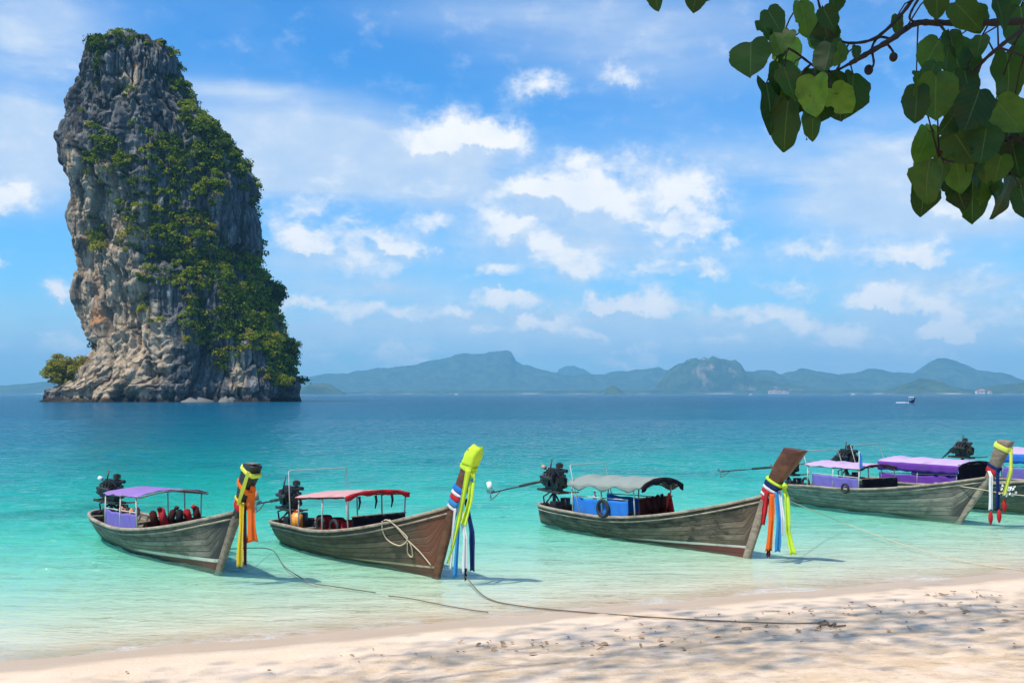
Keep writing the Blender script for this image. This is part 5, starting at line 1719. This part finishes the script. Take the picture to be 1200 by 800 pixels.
def heart_leaf(size, rnd_, bites=True):
    """one heart-shaped leaf: base at the origin, tip along +y, face along +z, cupped and curled"""
    vein, rib = [], []
    HT = np.array(HEART)
    kk = np.linspace(0, len(HT) - 1, 25)
    k0_ = np.minimum(kk.astype(int), len(HT) - 2)
    ff_ = (kk - k0_)[:, None]
    g_ = lambda q: HT[np.clip(q, 0, len(HT) - 1)]
    p0_, p1_, p2_, p3_ = g_(k0_ - 1), g_(k0_), g_(k0_ + 1), g_(k0_ + 2)
    OUT = .5 * (2 * p1_ + (p2_ - p0_) * ff_ + (2 * p0_ - 5 * p1_ + 4 * p2_ - p3_) * ff_ ** 2 + (3 * p1_ - p0_ - 3 * p2_ + p3_) * ff_ ** 3)
    OUT[0, 0] = OUT[-1, 0] = 0
    nrow = len(OUT)
    bite = [rnd_.random() < .55, rnd_.randrange(6, 20), rnd_.uniform(.62, .85)]
    wav = rnd_.uniform(0, 6)
    cup = rnd_.uniform(.08, .42)
    curl = rnd_.uniform(-.25, .75)
    tw = rnd_.uniform(-.25, .25)
    wid = rnd_.uniform(.68, 1.08)
    verts = []
    for sd in (-1, 1):
        for i in range(nrow):
            hx, hy, _ = OUT[i]
            hx = max(hx, 0) * (1 + .05 * math.sin(i * .9 + wav + sd) + .02 * math.sin(i * 2.7 + wav))
            for k in range(5):
                f_ = (0, .05, .36, .7, 1)[k]
                mid_y = max(0, hy) if i < nrow - 1 else hy
                x = sd * hx * f_ * wid
                y = mid_y + (hy - mid_y) * f_
                if bites and bite[0] and f_ >= .75 and abs(i - bite[1]) <= 1 and sd > 0:
                    x *= bite[2]
                z = cup * abs(x) ** 1.5 * 1.2 + .05 * math.sin(y * 5 + wav + sd) * f_ - curl * y * y * .45 + .02 * math.sin(y * 14 + sd) * f_ + tw * x * y
                verts.append((x * size, y * size, z * size))
                vein.append(.9 if k == 0 else 0.0)
                rib.append(y - .75 * abs(hx) * f_)
    faces = []
    for s_ in (0, 1):
        o_ = s_ * nrow * 5
        for i in range(nrow - 1):
            for k in range(4):
                q_ = (o_ + i * 5 + k, o_ + i * 5 + k + 1, o_ + (i + 1) * 5 + k + 1, o_ + (i + 1) * 5 + k)
                faces.append(q_ if s_ else q_[::-1])
    return np.array(verts), faces, vein, rib


# leaves seen in the photo: (px, py, length in photo px, lean of the tip from straight down, tone)
LEAVES = [(880, 50, 58, -6, .55), (900, 12, 44, 25, .5), (938, 2, 52, 20, .75), (925, 48, 64, -8, .95), (955, 90, 58, 2, .95), (962, 36, 46, 6, .8), (988, 52, 34, -15, .6),
          (972, 86, 76, -20, .12), (898, 98, 82, 6, .2), (924, 118, 74, -5, .3), (953, 138, 34, -4, .4), (912, 74, 52, 15, .3), (1000, 88, 62, -2, .22), (978, -14, 44, 0, .2), (912, 48, 28, 20, .3),
          (1003, 54, 20, 0, .3), (765, -20, 42, 12, .35), (822, -28, 50, -18, .3), (842, -26, 44, -30, .25), (1098, -14, 44, 5, .45), (1052, 18, 28, 0, .4), (1136, 10, 40, 25, .35), (1168, 0, 50, 15, .3),
          (1196, 8, 66, 5, .35), (1182, -18, 46, -10, .4), (1112, 38, 42, 10, .4), (1150, 42, 36, -20, .5), (1074, 84, 26, 0, .4), (1076, 102, 52, -5, .35), (1097, 88, 66, 3, .5), (1112, 55, 46, -12, .25),
          (1180, 62, 84, 12, .45), (1148, 105, 66, -20, .25), (1130, 82, 52, 8, .2), (1091, 148, 42, -4, .9), (1128, 158, 52, 6, .25), (1156, 150, 54, -8, .3), (1184, 158, 66, 5, .15),
          (1082, 204, 62, 6, .3), (1140, 202, 76, -3, .3), (1116, 204, 56, 10, .1), (1184, 204, 68, -12, .2), (1106, 192, 34, -8, .3), (1152, 190, 32, 12, .6), (1166, 120, 46, -25, .3), (1196, 220, 50, 8, .2),
          (1135, 60, 44, 6, .3), (1190, 130, 50, -15, .2), (1165, 215, 44, 20, .25), (945, 128, 44, 8, .35), (890, 24, 40, 40, .4), (965, 10, 36, 30, .2), (1120, 130, 44, -30, .2), (1200, 182, 56, 0, .1)]
lr = random.Random(3)
LEAVES = [(a_, b_, c_ * .80, d_, e_) for a_, b_, c_, d_, e_ in LEAVES]
for _ in range(22):
    LEAVES.append((lr.uniform(1085, 1230), lr.choice((lr.uniform(-10, 60), lr.uniform(70, 190), lr.uniform(150, 205))), lr.uniform(30, 56), lr.uniform(-50, 50), lr.uniform(.05, .8)))
for _ in range(11):
    LEAVES.append((lr.uniform(900, 985), lr.uniform(0, 105), lr.uniform(28, 50), lr.uniform(-45, 45), lr.uniform(.05, 1.0)))
BV, BF, BT, BVe, BRb = [], [], [], [], []
stems = MB()


def put_leaf(base, tipdir, normal, size, tone, bites=True):
    v_, f_, ve, rb_ = heart_leaf(size, lr, bites)
    y_ = Vector(tipdir).normalized()
    z_ = Vector(normal)
    z_ = (z_ - y_ * z_.dot(y_)).normalized()
    x_ = y_.cross(z_)
    Mx = np.array([x_, y_, z_])
    o_ = sum(len(q) for q in BV)
    BV.append(v_ @ Mx + np.array(base))
    BF.extend([tuple(i + o_ for i in q) for q in f_])
    BT.extend([tone] * len(v_))
    BVe.extend(ve)
    BRb.extend(rb_)


def ray_pt(px, py, Yd):
    return Vector(((px - 600) / F * Yd, Yd, H + (461 - py) / F * Yd))


BR = [[(1400, 10), (1290, 22), (1200, 25), (1150, 27), (1100, 27), (1072, 28), (1045, 46), (1018, 62), (997, 74)],
      [(1075, -10), (1062, 10), (1040, 34), (1018, 48), (990, 50), (975, 40), (966, 24)],
      [(1090, -20), (1072, 6), (1066, 22), (1076, 26)],
      [(1200, 34), (1170, 56), (1145, 80), (1130, 110), (1120, 150), (1106, 180), (1098, 172)],
      [(1290, 22), (1260, 60), (1215, 120), (1185, 160), (1150, 182), (1120, 190), (1100, 185)],
      [(997, 74), (975, 84), (955, 78), (930, 60), (905, 48)], [(1045, 46), (1030, 44), (1022, 56), (1024, 74), (1020, 82)],
      [(1040, 52), (1046, 60), (1048, 68)], [(966, 24), (960, 6), (955, -20)], [(1100, 27), (1112, 45), (1110, 60)], [(1100, 27), (1092, 12), (1098, -10)], [(1170, 56), (1190, 62), (1200, 66)],
      [(955, -20), (900, -30), (850, -32), (770, -26)], [(955, -20), (1000, -40), (1100, -60), (1300, -60)]]
BRY = [2.95, 3.0, 3.0, 2.9, 2.8, 2.92, 2.95, 2.95, 2.98, 2.95, 2.95, 2.9, 3.0, 3.0]
leaf_info = []
# the branch stays leafy on its way back to the trunk, beyond the edge of the photo
for _ in range(90):
    k_ = lr.random()
    lo = lr.random() < .5
    p_ = (Vector((1.62, 2.95, 4.66)).lerp(Vector((4.2, 1.95, 4.0)), k_) + Vector((0, 0, .32 * math.sin(k_ * 3.1)))) if lo else (Vector((1.75, 2.98, 4.86)).lerp(Vector((4.1, 2.0, 4.8)), k_))
    p_ = p_ + Vector((lr.gauss(0, .06), lr.gauss(0, .14), lr.gauss(-.04, .07)))
    put_leaf(p_, (lr.uniform(-.6, .6), lr.uniform(-.6, .6), -1), (lr.uniform(-1, 1), -1, lr.uniform(-.5, .8)), lr.uniform(.08, .14), lr.uniform(.1, .7))
for (px, py, ln, lean, tone) in LEAVES:
    Yd = 2.9 + lr.uniform(-.26, .3)
    base = ray_pt(px, py, Yd)
    ln_m = ln / F * Yd / 1.02
    a_ = R(lean)
    tip = Vector((math.sin(a_), lr.uniform(-.35, .35), -math.cos(a_)))
    nm = Vector((lr.uniform(-1.1, 1.1), -1, lr.uniform(-.5, .7)))
    put_leaf(base, tip, nm, ln_m, tone + lr.uniform(-.1, .1))
    leaf_info.append((base, ln_m))


def foliage_obj(name, parent, off):
    V_ = np.concatenate(BV) - np.array(off)
    o_ = np_mesh(name, V_, np.array(BF), m_leaf, True, {'tint': np.clip(BT, 0, 1), 'vein': BVe, 'rib': BRb}, parent)
    BV.clear(); BF.clear(); BT.clear(); BVe.clear()
    return o_


def crown_leaves(cen, rad, ncl, per, seed, size, off, skew=0.0):
    """the crown overhead: leaf sprays with gaps between them (simple folded leaves)"""
    r = np.random.default_rng(seed)
    d = r.normal(size=(ncl, 3))
    d /= np.linalg.norm(d, axis=1)[:, None]
    cc = np.array(cen) + d * (r.random(ncl) ** .4)[:, None] * np.array(rad)
    cc[:, 1] += skew * (cc[:, 0] - cen[0])
    ok = cc[:, 2] > H + .40 * np.maximum(cc[:, 1], 0) * 1.06 + 1.1
    cc = cc[ok]
    N = len(cc) * per
    ci = np.repeat(np.arange(len(cc)), per)
    P_ = cc[ci] + r.normal(size=(N, 3)) * np.array([.7, .7, .3])
    u = r.normal(size=(N, 3)); u[:, 2] -= .8
    u /= np.linalg.norm(u, axis=1)[:, None]
    nr = r.normal(size=(N, 3)) * .6 + np.array([0, 0, 1.0])
    v = np.cross(nr, u)
    v /= np.linalg.norm(v, axis=1)[:, None]
    nn = np.cross(u, v)
    s = (size * (.7 + .6 * r.random(N)))[:, None]
    pts = [P_, P_ + u * s * .35 + v * s * .45 + nn * s * .12, P_ + u * s * 1.05, P_ + u * s * .35 - v * s * .45 + nn * s * .12]
    V_ = np.stack(pts, 1).reshape(-1, 3) - np.array(off)
    i0 = np.arange(N) * 4
    Q_ = np.concatenate([np.stack([i0, i0 + 1, i0 + 2], -1), np.stack([i0, i0 + 2, i0 + 3], -1)])
    return V_, Q_, np.repeat(r.random(N) * .7, 4), cc


def beach_tree(base, lean, cen, rad, label, seed, ncl, per, skew=0.0, limbs=3):
    bz = float(ground_z(np.array([base[0]]), np.array([base[1]]))[0])
    b0 = Vector((base[0], base[1], bz - .05))
    root = tag(empty('beach_tree', b0), label, 'tree')
    fork = Vector((base[0] + lean[0], base[1] + lean[1], 5.4 if cen[2] < 12 else 9.0))
    r = random.Random(seed)
    mb = MB()
    trunk_pts = smooth_path([b0 - Vector((0, 0, .3)), b0 + (fork - b0) * .3 + Vector((.1, -.05, 0)), b0 + (fork - b0) * .7 - Vector((.1, 0, 0)), fork], 6)
    n_ = len(trunk_pts)
    mb.tube([p_ - b0 for p_ in trunk_pts], [.30 - .14 * i / (n_ - 1) + (.14 * max(0, 1 - i / 4)) for i in range(n_)], 14)
    mb.build('trunk', m_bark, root, True)
    V_, Q_, tt_, cc = crown_leaves(cen, rad, ncl, per, seed, .17, b0, skew)
    np_mesh('crown', V_, Q_, m_leaf, False, {'tint': tt_, 'vein': np.zeros(len(V_))}, root)
    order = list(range(len(cc)))
    r.shuffle(order)
    for k in range(limbs):
        tgt = Vector(cc[order[k]])
        mid_ = fork.lerp(tgt, .5) + Vector((r.uniform(-.4, .4), r.uniform(-.4, .2), .5))
        pts = [p_ - b0 for p_ in smooth_path([fork - Vector((0, 0, .25)), fork.lerp(mid_, .5), mid_, tgt], 5)]
        mb = MB().tube(pts, [.045 - .037 * i / (len(pts) - 1) for i in range(len(pts))], 8)
        for q_ in range(5):
            t2 = Vector(cc[order[(k * 7 + q_ * 3 + 11) % len(cc)]])
            if (t2 - tgt).length < 3.2:
                mb.tube([mid_ - b0, mid_.lerp(t2, .6) - b0 + Vector((0, 0, .2)), t2 - b0], [.02, .014, .006], 6)
        mb.build('branch', m_bark, root, True)
    return root, b0, fork


treeA, b0A, forkA = beach_tree((4.6, 1.6), (-.5, .4), (3.4, 4.6, 15.2), (4.4, 4.0, 2.4), 'broad leaved beach tree whose leafy branch hangs into the top right of the photo', 61, 150, 24)
# its low branch that hangs into view
for k, (pl_, Yd) in enumerate(zip(BR, BRY)):
    pts = [ray_pt(px, py, Yd + .05 * math.sin(i * 1.7 + k)) for i, (px, py) in enumerate(pl_)]
    if k == 0:
        pts = [Vector((4.35, 1.85, 3.9)), Vector((3.4, 2.4, 4.45))] + pts
    if k == 13:
        pts = pts + [Vector((2.9, 2.6, 4.9)), Vector((4.15, 1.95, 4.8))]
    sm_ = smooth_path(pts, 6)
    r0_ = .018 if k in (0, 13) else .006 if k in (1, 3, 4) else .004
    r1_ = .010 if k in (0, 13) else .003
    rad_ = []
    for i in range(len(sm_)):
        f_ = i / (len(sm_) - 1)
        if k == 13:
            f_ = 1 - f_
        rad_.append(r0_ + (r1_ - r0_) * min(1, f_ * (2.2 if k in (0, 13) else 1)) if k in (0, 13) and f_ < .45 else (r0_ + (r1_ - r0_) * f_ if k not in (0, 13) else r1_ - .005 * (f_ - .45)))
        rad_[-1] *= 1 + .14 * math.sin(i * 2.3 + k)
    MB().tube([p_ - b0A for p_ in sm_], rad_, 8).build('branch' if k in (0, 13) else 'twig', m_twig, treeA, True)
allpts = [q_ for pl_, Yd in zip(BR, BRY) for q_ in smooth_path([ray_pt(px, py, Yd) for px, py in pl_], 5)]
for base, ln_m in leaf_info:
    near = min(allpts, key=lambda q_: (q_ - base).length)
    m_ = (near + base) / 2 + Vector((0, 0, .012))
    MB().tube([near - b0A, m_ - b0A, base - b0A], [.0028, .0022, .002], 5).build('leaf_stalk', m_twig, treeA, True)
for (px, py, s_) in ((1047, 67, .012), (1018, 82, .013)):
    c0 = ray_pt(px, py, 2.95) - b0A
    rr_ = [[c0 + Vector((math.cos(a_) * s_ * math.sin(math.pi * k / 8), math.sin(a_) * s_ * math.sin(math.pi * k / 8), -s_ * 1.15 * math.cos(math.pi * k / 8))) for a_ in np.linspace(0, 2 * math.pi, 12, endpoint=False)] for k in range(9)]
    MB().grid(rr_, closed=True).build('seed_pod', m_twig, treeA, True)
foliage_obj('leaves', treeA, b0A)
beach_tree((-7.6, 7.0), (.5, .6), (-3.4, 9.0, 17.0), (9.5, 2.3, 2.2), 'tall beach tree left of the viewer whose wide crown dapples the sand', 67, 230, 13, .36, 2)
beach_tree((-5.8, -1.4), (.5, .6), (-3.9, -.6, 16.2), (3.4, 3.2, 2.2), 'unseen tree added behind the viewer so its dense crown shades the low branch', 71, 190, 26)  # unseen tree, added to keep direct sun off the hanging leaves

# ------------------------------------------------------------------ dry leaves on the sand
lr2 = np.random.default_rng(21)
LV, LF = [], []
for _ in range(230):
    if lr2.random() < .6:
        cx_, cy_ = [(2.6, 14.6), (-.6, 13.4), (5.2, 15.6), (7.6, 17.2), (1.2, 13.3), (4.2, 14.2), (6.8, 15.5)][lr2.integers(7)]
        x_, y_ = cx_ + lr2.normal() * .9, cy_ + lr2.normal() * .35
    else:
        x_ = lr2.uniform(-5, 10)
        y_ = 12.2 + lr2.random() * 5
    if float(seaward(np.array([x_]), np.array([y_]))[0]) > -1.7:
        continue
    z_ = float(ground_z(np.array([x_]), np.array([y_]))[0]) + .006
    a_, s_ = lr2.random() * 6.28, .014 + .030 * lr2.random() ** 2
    u_ = Vector((math.cos(a_), math.sin(a_), lr2.normal() * .25)) * s_ * 1.5
    v_ = Vector((-math.sin(a_), math.cos(a_), lr2.normal() * .3)) * s_ * .8
    c0 = Vector((x_, y_, z_ + .012))
    o_ = len(LV)
    LV += [c0 - u_, c0 - u_ * .2 + v_ + Vector((0, 0, .012)), c0 + u_ * .5 + v_ * .8 + Vector((0, 0, .012)), c0 + u_ * 1.1, c0 + u_ * .5 - v_ * .8 + Vector((0, 0, .012)), c0 - u_ * .2 - v_ + Vector((0, 0, .012))]
    LF += [(o_, o_ + 1, o_ + 2, o_ + 3), (o_, o_ + 3, o_ + 4, o_ + 5)]
m_lit = pbr('dry_leaf', (0.36, 0.22, 0.11), 0.85, 0.6, 6.0)
mb = MB()
mb.v, mb.f = [tuple(q_) for q_ in LV], LF
o = mb.build('leaf_litter', m_lit)
tag(o, 'dry brown leaf litter scattered over the shaded sand', 'leaf litter', kind='stuff')
